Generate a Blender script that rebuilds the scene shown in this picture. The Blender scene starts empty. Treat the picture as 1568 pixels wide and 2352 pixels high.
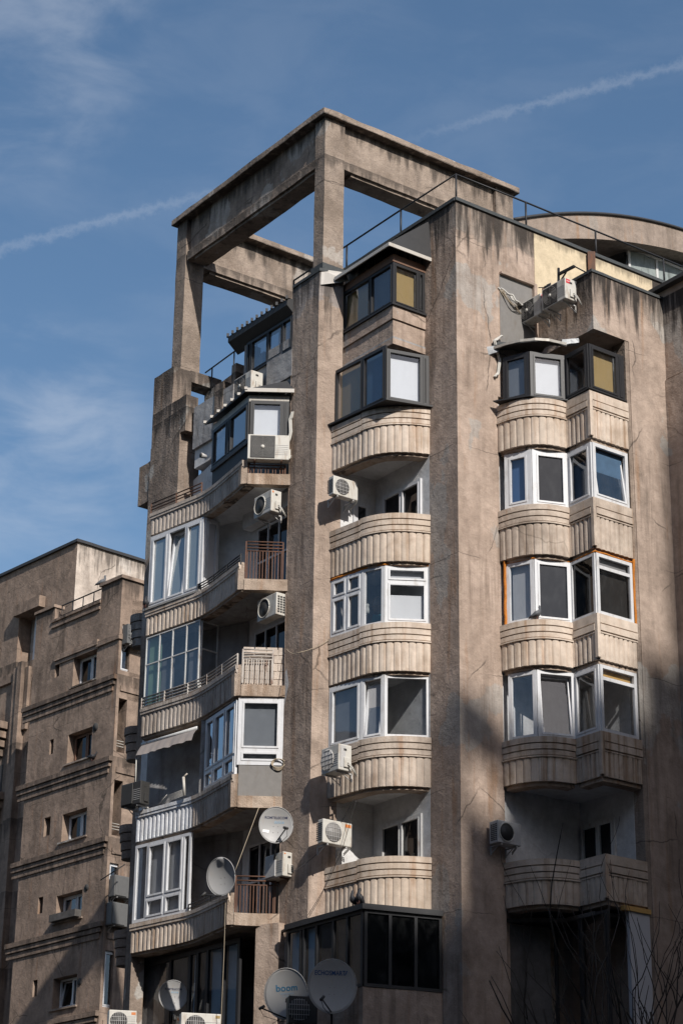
import bpy, bmesh, math, random
from mathutils import Vector, Matrix, noise
R = math.radians
scene = bpy.context.scene
COL = scene.collection
random.seed(7)

# ------------------------------------------------------------------ camera
PITCH = R(22.5); ROLL = math.atan(162 / 12176); FPX = 5046.0; PW, PH = 1568.0, 2352.0
CAMP = Vector((0, 0, 1.6))
fw_ = Vector((0, math.cos(PITCH), math.sin(PITCH))); r0_ = Vector((1, 0, 0)); u0_ = Vector((0, -math.sin(PITCH), math.cos(PITCH)))
up_ = math.cos(ROLL) * u0_ - math.sin(ROLL) * r0_
rt_ = math.cos(ROLL) * r0_ + math.sin(ROLL) * u0_
cd = bpy.data.cameras.new("camera"); cam = bpy.data.objects.new("camera", cd); COL.objects.link(cam)
m = Matrix((rt_, up_, -fw_)).transposed().to_4x4(); m.translation = CAMP
cam.matrix_world = m
cd.sensor_fit = 'VERTICAL'; cd.sensor_height = 36.0; cd.sensor_width = 24.0
cd.lens = FPX / PH * 36.0
cd.clip_start = 0.1; cd.clip_end = 3000
scene.camera = cam

# ------------------------------------------------------------------ world, sun, exposure
SUN_AZ, SUN_EL = 155.0, 36.0
def azv(a): return Vector((math.sin(R(a)), math.cos(R(a))))
def pxray(x, y): return (fw_ + rt_ * ((x - PW / 2) / FPX) - up_ * ((y - PH / 2) / FPX)).normalized()
w = bpy.data.worlds.new("World"); scene.world = w; w.use_nodes = True
nt = w.node_tree; nt.nodes.clear()
class NT:
    def __init__(s, t): s.t = t
    def n(s, typ, **k):
        nd = s.t.nodes.new(typ)
        for a, b in k.items():
            if a == 'inp':
                for i, v in b.items(): nd.inputs[i].default_value = v
            else: setattr(nd, a, b)
        return nd
    def l(s, a, b): s.t.links.new(a, b)
    def math(s, op, a, b=None, clamp=False):
        nd = s.n('ShaderNodeMath', operation=op, use_clamp=clamp)
        for i, v in enumerate((a, b)):
            if v is None: continue
            if isinstance(v, (int, float)): nd.inputs[i].default_value = v
            else: s.l(v, nd.inputs[i])
        return nd.outputs[0]
    def ramp(s, fac, p0, p1):
        nd = s.n('ShaderNodeMapRange', interpolation_type='SMOOTHSTEP', inp={1: p0, 2: p1})
        s.l(fac, nd.inputs[0]); return nd.outputs[0]
    def noise(s, vec, scale, detail=4, rough=.55, dist=0.0):
        nd = s.n('ShaderNodeTexNoise', inp={'Scale': scale, 'Detail': detail, 'Roughness': rough, 'Distortion': dist})
        s.l(vec, nd.inputs['Vector']); return nd.outputs['Fac']
    def mapping(s, vec, sc=(1, 1, 1), loc=(0, 0, 0), rot=(0, 0, 0)):
        nd = s.n('ShaderNodeMapping'); nd.inputs['Scale'].default_value = sc; nd.inputs['Location'].default_value = loc
        nd.inputs['Rotation'].default_value = rot
        s.l(vec, nd.inputs['Vector']); return nd.outputs[0]
    def mix(s, fac, a, b, mode='MIX'):
        nd = s.n('ShaderNodeMix', data_type='RGBA', blend_type=mode)
        for i, v in ((0, fac), (6, a), (7, b)):
            if isinstance(v, (int, float)): nd.inputs[i].default_value = v
            elif isinstance(v, (tuple, list)): nd.inputs[i].default_value = (*v, 1) if len(v) == 3 else v
            else: s.l(v, nd.inputs[i])
        return nd.outputs[2]
    def dot(s, v, d):
        nd = s.n('ShaderNodeVectorMath', operation='DOT_PRODUCT'); s.l(v, nd.inputs[0]); nd.inputs[1].default_value = d
        return nd.outputs['Value']
W_ = NT(nt)
tc = W_.n('ShaderNodeTexCoord').outputs['Generated']
sky = W_.n('ShaderNodeTexSky', sky_type='NISHITA', sun_disc=False)
sky.sun_elevation = R(SUN_EL); sky.sun_rotation = R(SUN_AZ)
sky.air_density = 1.0; sky.dust_density = 1.2; sky.ozone_density = 0.75; sky.altitude = 100
SKYK = 0.116
# wisps of high cloud and one contrail, laid out by direction in the sky
d0 = pxray(-60, 590); d1 = pxray(1640, 128); nrm = d0.cross(d1).normalized(); along = (d1 - d0).normalized(); mid = ((d0 + d1) / 2).normalized()
nw = W_.noise(W_.mapping(tc, (1, 1, 1)), 170, 5, .7)
perp = W_.math('ADD', W_.dot(tc, nrm), W_.math('MULTIPLY', W_.math('SUBTRACT', nw, .5), .0105))
tal = W_.math('SUBTRACT', W_.dot(tc, along), float(mid.dot(along)))
wid = W_.math('ADD', .0022, W_.math('MULTIPLY', W_.math('ABSOLUTE', W_.math('SUBTRACT', tal, -.002)), .014))
prof = W_.math('SUBTRACT', 1.0, W_.math('DIVIDE', W_.math('ABSOLUTE', perp), wid), True)
fade = W_.ramp(W_.math('ABSOLUTE', W_.math('SUBTRACT', tal, -.002)), .0, .11)
ctr = W_.math('MULTIPLY', W_.math('MULTIPLY', W_.ramp(prof, 0, 1.3), fade), .13)
ws = W_.noise(W_.mapping(tc, (7, 7, 17), rot=(0, R(-16), 0)), 2.2, 7, .56, .35)
wispm = W_.ramp(ws, .36, .74)
def blob(x, y, r0, r1):
    dd = W_.dot(tc, pxray(x, y)); return W_.ramp(dd, math.cos(R(r1)), math.cos(R(r0)))
bl = W_.math('ADD', W_.math('MULTIPLY', blob(60, 1010, .3, 4.0), .24), W_.math('MULTIPLY', blob(0, 60, .3, 5.0), .17))
bl = W_.math('ADD', bl, .05)
cl = W_.math('MULTIPLY', wispm, bl)
cl = W_.math('ADD', cl, ctr, True)
skyc = W_.n('ShaderNodeHueSaturation', inp={'Hue': 0.497, 'Saturation': 1.14, 'Value': 1.0}); W_.l(sky.outputs[0], skyc.inputs['Color'])
mixc = W_.mix(cl, skyc.outputs[0], (6.6, 6.9, 7.4))
bg = W_.n('ShaderNodeBackground'); W_.l(mixc, bg.inputs[0]); bg.inputs[1].default_value = SKYK
wo = W_.n('ShaderNodeOutputWorld'); W_.l(bg.outputs[0], wo.inputs[0])

sl = bpy.data.lights.new("sun", 'SUN'); sl.energy = 5.0; sl.angle = R(.53); sl.color = (1, .95, .885)
so = bpy.data.objects.new("sun", sl); COL.objects.link(so)
sd = azv(SUN_AZ) * math.cos(R(SUN_EL)); sdir = Vector((sd.x, sd.y, math.sin(R(SUN_EL))))
so.rotation_euler = (-sdir).to_track_quat('-Z', 'Y').to_euler()
so.location = (20, -40, 60)
vs = scene.view_settings; vs.view_transform = 'Standard'; vs.look = 'None'; vs.exposure = 0.06; vs.gamma = 1; vs.use_curve_mapping = False
scene.render.engine = 'CYCLES'
scene.cycles.max_bounces = 6; scene.cycles.transparent_max_bounces = 12

# ------------------------------------------------------------------ photo measuring helpers (they give real positions on real planes)
ZT = {1: (500, 350, .5102), 2: (1200, 650, .5102), 3: (1760, 750, .5102), 4: (480, 1150, .4464), 5: (480, 1900, .4464), 6: (440, 2600, .5102), 7: (400, 3200, .6378), 8: (1050, 1450, .4464), 9: (1050, 2200, .4464), 10: (1050, 2900, .4464), 11: (1760, 1450, .5102), 12: (1760, 2300, .5102), 13: (1660, 3000, .574), 14: (0, 1950, .404), 15: (0, 2800, .442)}
RA, LA = 54.0, -36.0
RV, LV = azv(RA), azv(LA)
def H(n, x, y, P, az):
    a, b, s = ZT[n]
    d = pxray((a + x * s) * PW / 2560, (b + y * s) * PW / 2560)
    nn = azv(az + 90)
    t = ((P[0] - CAMP.x) * nn.x + (P[1] - CAMP.y) * nn.y) / (d.x * nn.x + d.y * nn.y)
    return CAMP + d * t
def v2(p): return Vector((p[0], p[1]))

# ------------------------------------------------------------------ materials
MATS = {}
def mat(name):
    mt = bpy.data.materials.new(name); mt.use_nodes = True; mt.node_tree.nodes.clear(); MATS[name] = mt
    g = NT(mt.node_tree); o = g.n('ShaderNodeOutputMaterial'); p = g.n('ShaderNodeBsdfPrincipled'); g.l(p.outputs[0], o.inputs[0])
    return mt, g, p, o
def stucco(name, c1, c2, stain, st=.6, grain=24, streak=(4.5, 4.5, .35), tops=(), patch=None, rust=None, cracks=.6, bump=.6, topdark=(.035, .03, .027), band=None):
    mt, g, p, o = mat(name)
    tcn = g.n('ShaderNodeTexCoord').outputs['Object']
    a = g.noise(tcn, .9, 7, .62, .4)
    col = g.mix(g.ramp(a, .36, .66), c1, c2)
    if patch:
        pn = g.noise(g.mapping(tcn, (1, 1, .8), (3, 7, 1)), .55, 5, .5)
        col = g.mix(g.math('MULTIPLY', g.ramp(pn, .57, .585), .75), col, patch)
    if band:
        zb_, am, bc, bk_ = band; sb = g.n('ShaderNodeSeparateXYZ'); g.l(tcn, sb.inputs[0])
        bn = g.noise(tcn, .9, 6, .6); hh_ = g.math('ADD', sb.outputs[2], g.math('MULTIPLY', g.math('SUBTRACT', bn, .5), am * 2))
        col = g.mix(g.math('MULTIPLY', g.ramp(hh_, zb_, zb_ + .05), bk_), col, bc)
    bl_ = g.noise(g.mapping(tcn, (1, 1, .7), (2, 5, 8)), 2.1, 5, .6, .5); col = g.mix(g.math('MULTIPLY', g.ramp(bl_, .50, .70), .34), col, stain)
    s = g.noise(g.mapping(tcn, streak), 1.0, 6, .6)
    s2 = g.noise(g.mapping(tcn, (1, 1, 1), (9, 2, 4)), .42, 4, .55)
    sm = g.math('MULTIPLY', g.ramp(s, .44, .70), g.ramp(s2, .36, .64))
    col = g.mix(g.math('MULTIPLY', sm, st), col, stain)
    if rust:
        rn = g.noise(g.mapping(tcn, (3, 3, .25), (5, 1, 2)), 1.3, 5, .6)
        col = g.mix(g.math('MULTIPLY', g.ramp(rn, .56, .74), .55), col, rust)
    sz = g.n('ShaderNodeSeparateXYZ'); g.l(tcn, sz.inputs[0]); zz = sz.outputs[2]
    for (zt, ln, k) in tops:      # run-off dirt hanging below copings
        dn = g.noise(g.mapping(tcn, (5, 5, .5), (1, zt, 3)), 1.0, 6, .62)
        h = g.math('DIVIDE', g.math('SUBTRACT', zt, zz), ln)            # 0 at top, 1 at end
        mk = g.math('MULTIPLY', g.ramp(g.math('SUBTRACT', dn, g.math('MULTIPLY', h, .34)), .28, .50), g.ramp(h, -.02, 0.0))
        mk = g.math('MULTIPLY', mk, g.ramp(h, 1.0, .6))
        col = g.mix(g.math('MULTIPLY', mk, k), col, topdark)
    if cracks:
        vn = g.n('ShaderNodeTexVoronoi', feature='DISTANCE_TO_EDGE', inp={'Scale': .55, 'Randomness': 1})
        wv = g.n('ShaderNodeTexNoise', inp={'Scale': 2.2, 'Detail': 5}); g.l(tcn, wv.inputs['Vector'])
        ad = g.n('ShaderNodeMix', data_type='VECTOR', inp={0: .22}); g.l(tcn, ad.inputs[4]); g.l(wv.outputs['Color'], ad.inputs[5]); g.l(ad.outputs[1], vn.inputs['Vector'])
        cm = g.math('MULTIPLY', g.ramp(vn.outputs['Distance'], .010, .002), g.ramp(g.noise(tcn, .6, 2), .50, .60))
        col = g.mix(g.math('MULTIPLY', cm, cracks), col, (.03, .026, .022))
    if cracks:
        sj = g.n('ShaderNodeSeparateXYZ'); g.l(tcn, sj.inputs[0])
        jz = g.math('ADD', g.math('ADD', sj.outputs[2], .55), g.math('MULTIPLY', g.math('SUBTRACT', g.noise(tcn, 1.2, 5, .6), .5), .22))
        fr_ = g.math('ABSOLUTE', g.math('SUBTRACT', g.math('FRACT', g.math('DIVIDE', jz, 2.73)), .5))
        jm = g.math('MULTIPLY', g.ramp(fr_, .0045, .0015), g.ramp(g.noise(g.mapping(tcn, (1, 1, 1), (4, 8, 2)), .8, 3), .44, .54))
        col = g.mix(g.math('MULTIPLY', jm, cracks), col, (.05, .042, .035))
    fg = g.noise(tcn, grain, 3, .7)
    mg = g.noise(tcn, 5, 6, .62)
    k1 = g.math('ADD', .84, g.math('MULTIPLY', fg, .20)); k2 = g.math('ADD', .68, g.math('MULTIPLY', mg, .62))
    kk = g.math('MULTIPLY', k1, k2)
    cmb = g.n('ShaderNodeCombineXYZ'); [g.l(kk, cmb.inputs[i]) for i in range(3)]
    col = g.mix(1.0, col, cmb.outputs[0], 'MULTIPLY')
    g.l(col, p.inputs['Base Color']); p.inputs['Roughness'].default_value = .92; p.inputs['Specular IOR Level'].default_value = .2
    b1 = g.n('ShaderNodeBump', inp={'Strength': bump, 'Distance': .045}); g.l(g.math('ADD', g.math('MULTIPLY', fg, .45), g.math('ADD', mg, g.math('MULTIPLY', a, .8))), b1.inputs['Height'])
    g.l(b1.outputs[0], p.inputs['Normal'])
    return mt
def plain(name, c, rough=.6, metal=0.0, var=.12, scale=6, spec=.4, dirt=None, bump=0):
    mt, g, p, o = mat(name)
    tcn = g.n('ShaderNodeTexCoord').outputs['Object']
    a = g.noise(tcn, scale, 5, .6)
    k = g.math('ADD', 1 - var, g.math('MULTIPLY', a, var * 2))
    cmb = g.n('ShaderNodeCombineXYZ'); [g.l(k, cmb.inputs[i]) for i in range(3)]
    col = g.mix(1.0, c, cmb.outputs[0], 'MULTIPLY')
    if dirt:
        dn = g.noise(g.mapping(tcn, (5, 5, 1.2), (3, 3, 3)), 1.8, 6, .65)
        col = g.mix(g.math('MULTIPLY', g.ramp(dn, .5, .72), dirt[1]), col, dirt[0])
    g.l(col, p.inputs['Base Color']); p.inputs['Roughness'].default_value = rough; p.inputs['Metallic'].default_value = metal; p.inputs['Specular IOR Level'].default_value = spec
    if bump:
        b1 = g.n('ShaderNodeBump', inp={'Strength': bump, 'Distance': .02}); g.l(g.noise(tcn, scale * 4, 4), b1.inputs['Height']); g.l(b1.outputs[0], p.inputs['Normal'])
    return mt
def glass(name, tint=(.55, .6, .62), boost=1.0, film=None, filmk=.0, rough=.02):
    mt, g, p, o = mat(name); mt.node_tree.nodes.remove(p)
    tcn = g.n('ShaderNodeTexCoord').outputs['Object']
    ge = g.n('ShaderNodeNewGeometry'); dp = g.n('ShaderNodeVectorMath', operation='DOT_PRODUCT'); g.l(ge.outputs['Normal'], dp.inputs[0]); g.l(ge.outputs['Incoming'], dp.inputs[1])
    c1_ = g.math('SUBTRACT', 1.0, g.math('ABSOLUTE', dp.outputs['Value']), True)          # two sided reflectance of a double pane
    frv = g.math('ADD', .10, g.math('MULTIPLY', g.math('POWER', c1_, 4.0), .9))
    tr = g.n('ShaderNodeBsdfTransparent'); tr.inputs[0].default_value = (*tint, 1)
    gl = g.n('ShaderNodeBsdfGlossy', inp={'Roughness': rough}); gl.inputs[0].default_value = (.95, .97, 1, 1)
    bp = g.n('ShaderNodeBump', inp={'Strength': .02, 'Distance': .03}); g.l(g.noise(tcn, 1.3, 2), bp.inputs['Height']); g.l(bp.outputs[0], gl.inputs['Normal'])
    base = tr.outputs[0]
    df = g.n('ShaderNodeBsdfDiffuse'); df.inputs[0].default_value = (*(film or (.35, .36, .36)), 1)
    ms = g.n('ShaderNodeMixShader')
    dk = g.math('MULTIPLY', g.ramp(g.noise(g.mapping(tcn, (2, 2, 1)), 2.5, 6, .65), .40, .8), .05)
    g.l(g.math('ADD', dk, filmk, True), ms.inputs[0]); g.l(base, ms.inputs[1]); g.l(df.outputs[0], ms.inputs[2])
    mx = g.n('ShaderNodeMixShader'); g.l(g.math('MULTIPLY', frv, boost, True), mx.inputs[0]); g.l(ms.outputs[0], mx.inputs[1]); g.l(gl.outputs[0], mx.inputs[2])
    g.l(mx.outputs[0], o.inputs[0]); return mt

ZF = [22.74, 19.99, 17.33, 14.65, 11.93]              # slab undersides of the five balcony floors
stucco('render_beige', (.47, .365, .298), (.35, .268, .215), (.17, .125, .095), .7, tops=((29.1, 1.8, .9),), band=(28.25, .9, (.27, .225, .19), .75), patch=(.38, .35, .32), rust=(.30, .16, .08))
stucco('render_pier', (.46, .36, .292), (.34, .262, .21), (.13, .10, .08), .85, tops=((28.3, 2.4, .75),), band=(27.3, .8, (.30, .30, .31), .5), rust=(.28, .16, .09))
stucco('render_right', (.455, .358, .295), (.335, .26, .212), (.17, .135, .11), .7, tops=((27.15, 1.7, .95),), band=(26.5, .8, (.26, .215, .18), .6), patch=(.40, .38, .35), rust=(.30, .17, .09))
stucco('concrete_frame', (.35, .28, .228), (.22, .173, .138), (.12, .10, .085), .75, grain=20, patch=(.44, .40, .36), bump=.7, tops=((32.72, .8, .75), (31.6, .5, .6)))
stucco('concrete_old', (.35, .28, .23), (.23, .18, .145), (.10, .08, .065), .8, grain=20, patch=(.42, .40, .37), bump=.7, tops=((28.05, 1.6, .7), (26.9, .9, .8), (26.55, .9, .8)), rust=(.26, .15, .08))
stucco('panel_concrete', (.66, .56, .47), (.54, .45, .37), (.28, .18, .11), .8, grain=70, streak=(9, 9, .5), cracks=0, bump=.25, rust=(.36, .19, .09))
stucco('panel_stained', (.62, .52, .43), (.50, .41, .33), (.27, .17, .10), .85, grain=70, streak=(8, 8, .4), cracks=0, bump=.3, rust=(.32, .15, .06))
stucco('panel_grimy', (.58, .49, .41), (.45, .37, .305), (.19, .14, .105), .85, grain=60, streak=(6, 6, .6), cracks=.3, bump=.4, rust=(.34, .18, .09))
stucco('panel_grey', (.55, .48, .42), (.43, .37, .32), (.19, .14, .10), .8, grain=70, streak=(9, 9, .5), cracks=0, bump=.35, rust=(.30, .15, .07))
stucco('slab_edge', (.50, .40, .32), (.36, .28, .22), (.20, .12, .07), .8, grain=40, cracks=.8, bump=.7, rust=(.33, .15, .06))
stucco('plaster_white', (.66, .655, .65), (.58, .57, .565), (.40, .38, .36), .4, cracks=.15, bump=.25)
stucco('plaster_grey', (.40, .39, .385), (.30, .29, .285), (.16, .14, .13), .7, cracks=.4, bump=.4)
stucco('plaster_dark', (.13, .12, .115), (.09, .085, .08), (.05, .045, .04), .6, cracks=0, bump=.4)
stucco('paint_cream', (.64, .53, .37), (.56, .46, .32), (.50, .40, .27), .4, cracks=.1, bump=.3, tops=((29.1, .35, .5),))
stucco('paint_white_panel', (.82, .83, .85), (.70, .71, .73), (.36, .30, .25), .6, streak=(9, 9, .5), cracks=0, bump=.3)
stucco('neighbour_render', (.33, .245, .19), (.225, .167, .13), (.10, .075, .06), .85, streak=(2.2, 2.2, .2), tops=((26.62, 1.3, .6), (23.52, 1.3, .6), (20.58, 1.3, .5), (30.3, 1.2, .7), (17.58, 1.3, .5)), rust=(.24, .12, .06))  # browns darkened in place of a shadow that is not cast
stucco('neighbour_pale', (.58, .50, .43), (.46, .39, .33), (.22, .18, .15), .7, streak=(1.6, 1.6, .2), tops=((34.6, 1.6, .7),), patch=(.62, .56, .50))
stucco('opposite_render', (.20, .175, .155), (.16, .14, .125), (.1, .08, .07), .5)
stucco('brick_pale', (.58, .50, .43), (.48, .41, .35), (.28, .2, .15), .5, cracks=0)
plain('pvc_white', (.58, .585, .60), .4, var=.10, dirt=((.30, .26, .22), .45))
plain('frame_dark', (.022, .022, .024), .45, var=.2)
plain('frame_steel', (.55, .55, .54), .5, var=.15, dirt=((.25, .16, .10), .6))
plain('frame_wood', (.16, .09, .06), .6, var=.2)
plain('metal_black', (.018, .018, .02), .55, var=.2)
plain('rail_rust', (.10, .05, .032), .75, var=.35, dirt=((.20, .075, .03), .8))
plain('rail_pale', (.45, .41, .37), .65, var=.2, dirt=((.16, .06, .025), .9))
plain('sheet_metal', (.33, .31, .28), .5, metal=.2, var=.15, dirt=((.2, .15, .1), .5))
plain('sheet_dark', (.035, .035, .037), .6, var=.25)
plain('flashing', (.48, .45, .41), .5, var=.1, dirt=((.35, .28, .2), .5))
plain('bitumen', (.055, .06, .062), .8, var=.4, scale=9, bump=.5)
plain('tin_foil', (.30, .31, .32), .55, metal=.3, var=.3, scale=14)
plain('foam_orange', (.50, .17, .02), .85, var=.35, scale=18, bump=1)
plain('ac_white', (.52, .50, .455), .5, var=.10, dirt=((.27, .19, .125), .65))
plain('ac_grey', (.44, .43, .42), .5, var=.1, dirt=((.25, .21, .17), .5))
plain('ac_shade', (.11, .108, .105), .6, var=.15, dirt=((.06, .055, .05), .5))  # casing colour darkened to stand in for shade on the neighbour's units
plain('ac_dark', (.035, .034, .033), .55, var=.2)
plain('ac_line', (.20, .19, .18), .5)
plain('red_label', (.55, .03, .04), .5); plain('orange_label', (.55, .18, .05), .5); plain('grey_text', (.12, .12, .13), .5)
plain('white_text', (.8, .8, .8), .5)
plain('dish_white', (.36, .355, .35), .5, var=.07, dirt=((.36, .31, .26), .45))
plain('blue_text', (.03, .08, .22), .5); plain('cyan_text', (.28, .45, .60), .5); plain('boom_text', (.03, .17, .30), .5); plain('navy_text', (.03, .035, .09), .5)
plain('cable_white', (.50, .48, .44), .6); plain('cable_black', (.02, .02, .02), .6); plain('cable_tan', (.40, .33, .24), .7)
plain('fabric_awning', (.26, .23, .215), .9, var=.1, dirt=((.3, .24, .2), .5))
plain('blind_ochre', (.33, .23, .095), .85, var=.08, scale=3); plain('blind_white', (.66, .66, .67), .8, var=.03)
plain('pane_sky_fill', (.30, .45, .55), .5, var=.2, scale=2)  # blue sheet that paints reflected sky into the low panes
plain('fill_sky_blue', (.12, .22, .42), .7, var=.1)  # sky reflection of the right bay pane, put in as colour
plain('fill_blue', (.05, .10, .17), .7, var=.3, scale=5)  # blue fill behind glass; in the right bay it stands for reflected sky
plain('blind_green', (.40, .58, .40), .85, var=.12); plain('curtain_grey', (.36, .36, .37), .9, var=.12, scale=4)
plain('board_pale', (.52, .52, .54), .7, var=.06); plain('board_grey', (.19, .18, .17), .8, var=.2, dirt=((.16, .14, .12), .7)); plain('chipboard', (.55, .33, .11), .9, var=.2, scale=30)
plain('feather_grey', (.10, .105, .115), .7, var=.3, scale=20); plain('feather_dark', (.022, .022, .026), .6, var=.3, scale=20); plain('beak', (.05, .04, .04), .5); plain('leg_pink', (.12, .05, .04), .6)
plain('bark', (.045, .035, .028), .9, var=.35, scale=12); plain('wicker', (.20, .13, .07), .8, var=.4, scale=25); plain('toy_white', (.7, .68, .62), .9); plain('bag_teal', (.05, .22, .24), .7)
plain('asphalt', (.045, .044, .042), .9, var=.2, scale=3, bump=.3); plain('room_dark', (.05, .047, .045), .9); plain('room_mid', (.34, .33, .32), .9)
plain('roof_tile_dark', (.05, .05, .052), .7, var=.3); plain('glazing_old', (.25, .28, .27), .3, var=.5, scale=4, dirt=((.10, .11, .10), .8))
glass('glass_clear', (.88, .90, .92), 1.1)
glass('glass_blue', (.30, .34, .38), 1.9, film=(.22, .27, .30), filmk=.10)
glass('glass_sky_film', (.35, .42, .44), 2.0, film=(.42, .50, .52), filmk=.42)  # teal film paints the reflected sky into the pane
glass('glass_dark', (.62, .62, .62), .8)
glass('glass_low', (.80, .82, .85), .9)
glass('glass_black', (.10, .10, .11), .55)
glass('glass_tint', (.62, .65, .68), 1.1)

# ------------------------------------------------------------------ mesh helpers
class MB:
    def __init__(s): s.v = []; s.f = []; s.sm = []
    def add(s, vs, fs, smooth=False):
        b = len(s.v); s.v += [Vector(p) for p in vs]
        for f in fs: s.f.append([b + i for i in f]); s.sm.append(smooth)
        return s
    def prism(s, poly, z0, z1):
        n = len(poly)
        vs = [(p[0], p[1], z0) for p in poly] + [(p[0], p[1], z1) for p in poly]
        fs = [list(range(n))[::-1], list(range(n, 2 * n))] + [[i, (i + 1) % n, n + (i + 1) % n, n + i] for i in range(n)]
        return s.add(vs, fs)
    def hexa(s, c):            # 8 corners: bottom 4, top 4
        return s.add(c, [[3, 2, 1, 0], [4, 5, 6, 7], [0, 1, 5, 4], [1, 2, 6, 5], [2, 3, 7, 6], [3, 0, 4, 7]])
    def box(s, x0, x1, y0, y1, z0, z1):
        return s.hexa([(x0, y0, z0), (x1, y0, z0), (x1, y1, z0), (x0, y1, z0), (x0, y0, z1), (x1, y0, z1), (x1, y1, z1), (x0, y1, z1)])
    def beam(s, A, B, o0, o1, z0, z1):
        """box along plan line A->B between outward offsets o0..o1 (outward = right hand side of A->B seen from the street)"""
        A = v2(A); B = v2(B); d = (B - A).normalized(); o = Vector((d.y, -d.x))
        q = [A + o * o0, B + o * o0, B + o * o1, A + o * o1]
        return s.prism(q, z0, z1)
    def ring(s, outer, inner, z0, z1):
        n = len(outer); vs = []
        for a, b in zip(outer, inner): vs += [(a.x, a.y, z0), (a.x, a.y, z1), (b.x, b.y, z1), (b.x, b.y, z0)]
        fs = []
        for i in range(n - 1):
            a = 4 * i; b = a + 4
            for k in range(4): fs.append([a + k, b + k, b + (k + 1) % 4, a + (k + 1) % 4])
        fs += [[0, 1, 2, 3], [4 * n - 1, 4 * n - 2, 4 * n - 3, 4 * n - 4]]
        return s.add(vs, fs)
    def tube(s, pts, r, n=6, smooth=True, r2=None):
        pts = [Vector(p) for p in pts]; vs = []; fs = []; m_ = len(pts)
        up = Vector((0, 0, 1)); prev = None
        for i, p in enumerate(pts):
            t = (pts[min(i + 1, m_ - 1)] - pts[max(i - 1, 0)])
            if t.length < 1e-9: t = Vector((0, 0, 1))
            t.normalize()
            a = prev if prev is not None else (up if abs(t.dot(up)) < .9 else Vector((1, 0, 0)))
            x = (a - t * a.dot(t)); 
            if x.length < 1e-6: x = t.orthogonal()
            x.normalize(); y = t.cross(x); prev = x
            rr = r if r2 is None else r + (r2 - r) * i / max(1, m_ - 1)
            for k in range(n):
                an = 2 * math.pi * k / n; vs.append(p + x * math.cos(an) * rr + y * math.sin(an) * rr)
        for i in range(m_ - 1):
            for k in range(n): fs.append([i * n + k, i * n + (k + 1) % n, (i + 1) * n + (k + 1) % n, (i + 1) * n + k])
        fs += [list(range(n))[::-1], list(range((m_ - 1) * n, m_ * n))]
        return s.add(vs, fs, smooth)
    def bar(s, a, b, t):        # square bar
        a = Vector(a); b = Vector(b); d = (b - a).normalized(); u = Vector((0, 0, 1))
        x = d.cross(u)
        if x.length < 1e-4: x = Vector((1, 0, 0))
        x.normalize(); y = d.cross(x); h = t / 2
        c = []
        for p in (a, b): c += [p + x * h + y * h, p - x * h + y * h, p - x * h - y * h, p + x * h - y * h]
        return s.hexa(c)
    def loft(s, rings, smooth=True):   # list of (center, rx, rz, axis-frame x, z)
        n = 12; vs = []; fs = []
        for (c, rx, rz, ax, az) in rings:
            for k in range(n):
                an = 2 * math.pi * k / n; vs.append(Vector(c) + Vector(ax) * rx * math.cos(an) + Vector(az) * rz * math.sin(an))
        for i in range(len(rings) - 1):
            for k in range(n): fs.append([i * n + k, i * n + (k + 1) % n, (i + 1) * n + (k + 1) % n, (i + 1) * n + k])
        fs += [list(range(n))[::-1], list(range((len(rings) - 1) * n, len(rings) * n))]
        return s.add(vs, fs, smooth)
    def build(s, name, mname, parent=None, off=(0, 0, 0), bevel=0, rough=0, cell=.35, label=None):
        me = bpy.data.meshes.new(name); o_ = Vector(off)
        bm = bmesh.new(); vv = [bm.verts.new(p - o_) for p in s.v]
        for f, sm in zip(s.f, s.sm):
            try:
                fc = bm.faces.new([vv[i] for i in f]); fc.smooth = sm
            except ValueError: pass
        bmesh.ops.recalc_face_normals(bm, faces=bm.faces)
        if rough:
            for _ in range(3):
                es = [e for e in bm.edges if e.calc_length() > cell * 1.6]
                if not es: break
                bmesh.ops.subdivide_edges(bm, edges=es, cuts=1 if _ else 3, use_grid_fill=True)
            for v in bm.verts:
                q = v.co * 1.7; q2 = v.co * 6.0
                v.co += (noise.noise_vector(q) * .6 + noise.noise_vector(q2) * .7) * rough
        bm.to_mesh(me); bm.free()
        ob = bpy.data.objects.new(name, me); COL.objects.link(ob); me.materials.append(MATS[mname])
        if parent: ob.parent = parent
        if bevel:
            md = ob.modifiers.new('bevel', 'BEVEL'); md.width = bevel; md.segments = 2; md.limit_method = 'ANGLE'; md.angle_limit = R(40)
        if label: ob['label'] = label
        return ob

def thing(name, label, cat, loc=(0, 0, 0), rotz=0, group=None):
    o = bpy.data.objects.new(name, None); COL.objects.link(o); o.location = loc; o.rotation_euler = (0, 0, rotz); o.empty_display_size = .2
    o['label'] = label; o['category'] = cat
    if group: o['group'] = group
    return o
def tag(o, label=None, cat=None, group=None, kind=None):
    if label: o['label'] = label
    if cat: o['category'] = cat
    if group: o['group'] = group
    if kind: o['kind'] = kind
    return o
def offset_path(pts, d):
    """offset an open plan path; outward = right hand side when walking left to right seen from the street"""
    out = []; n = len(pts)
    for i, p in enumerate(pts):
        ds = []
        if i > 0: ds.append((pts[i] - pts[i - 1]).normalized())
        if i < n - 1: ds.append((pts[i + 1] - pts[i]).normalized())
        ns = [Vector((q.y, -q.x)) for q in ds]
        if len(ns) == 2:
            b = (ns[0] + ns[1]); b.normalize(); k = 1 / max(.45, b.dot(ns[0])); out.append(p + b * d * k)
        else: out.append(p + ns[0] * d)
    return out
def bez(a, c, b, n=14): return [a * (1 - t) ** 2 + c * 2 * t * (1 - t) + b * t * t for t in [i / n for i in range(n + 1)]]
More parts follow.
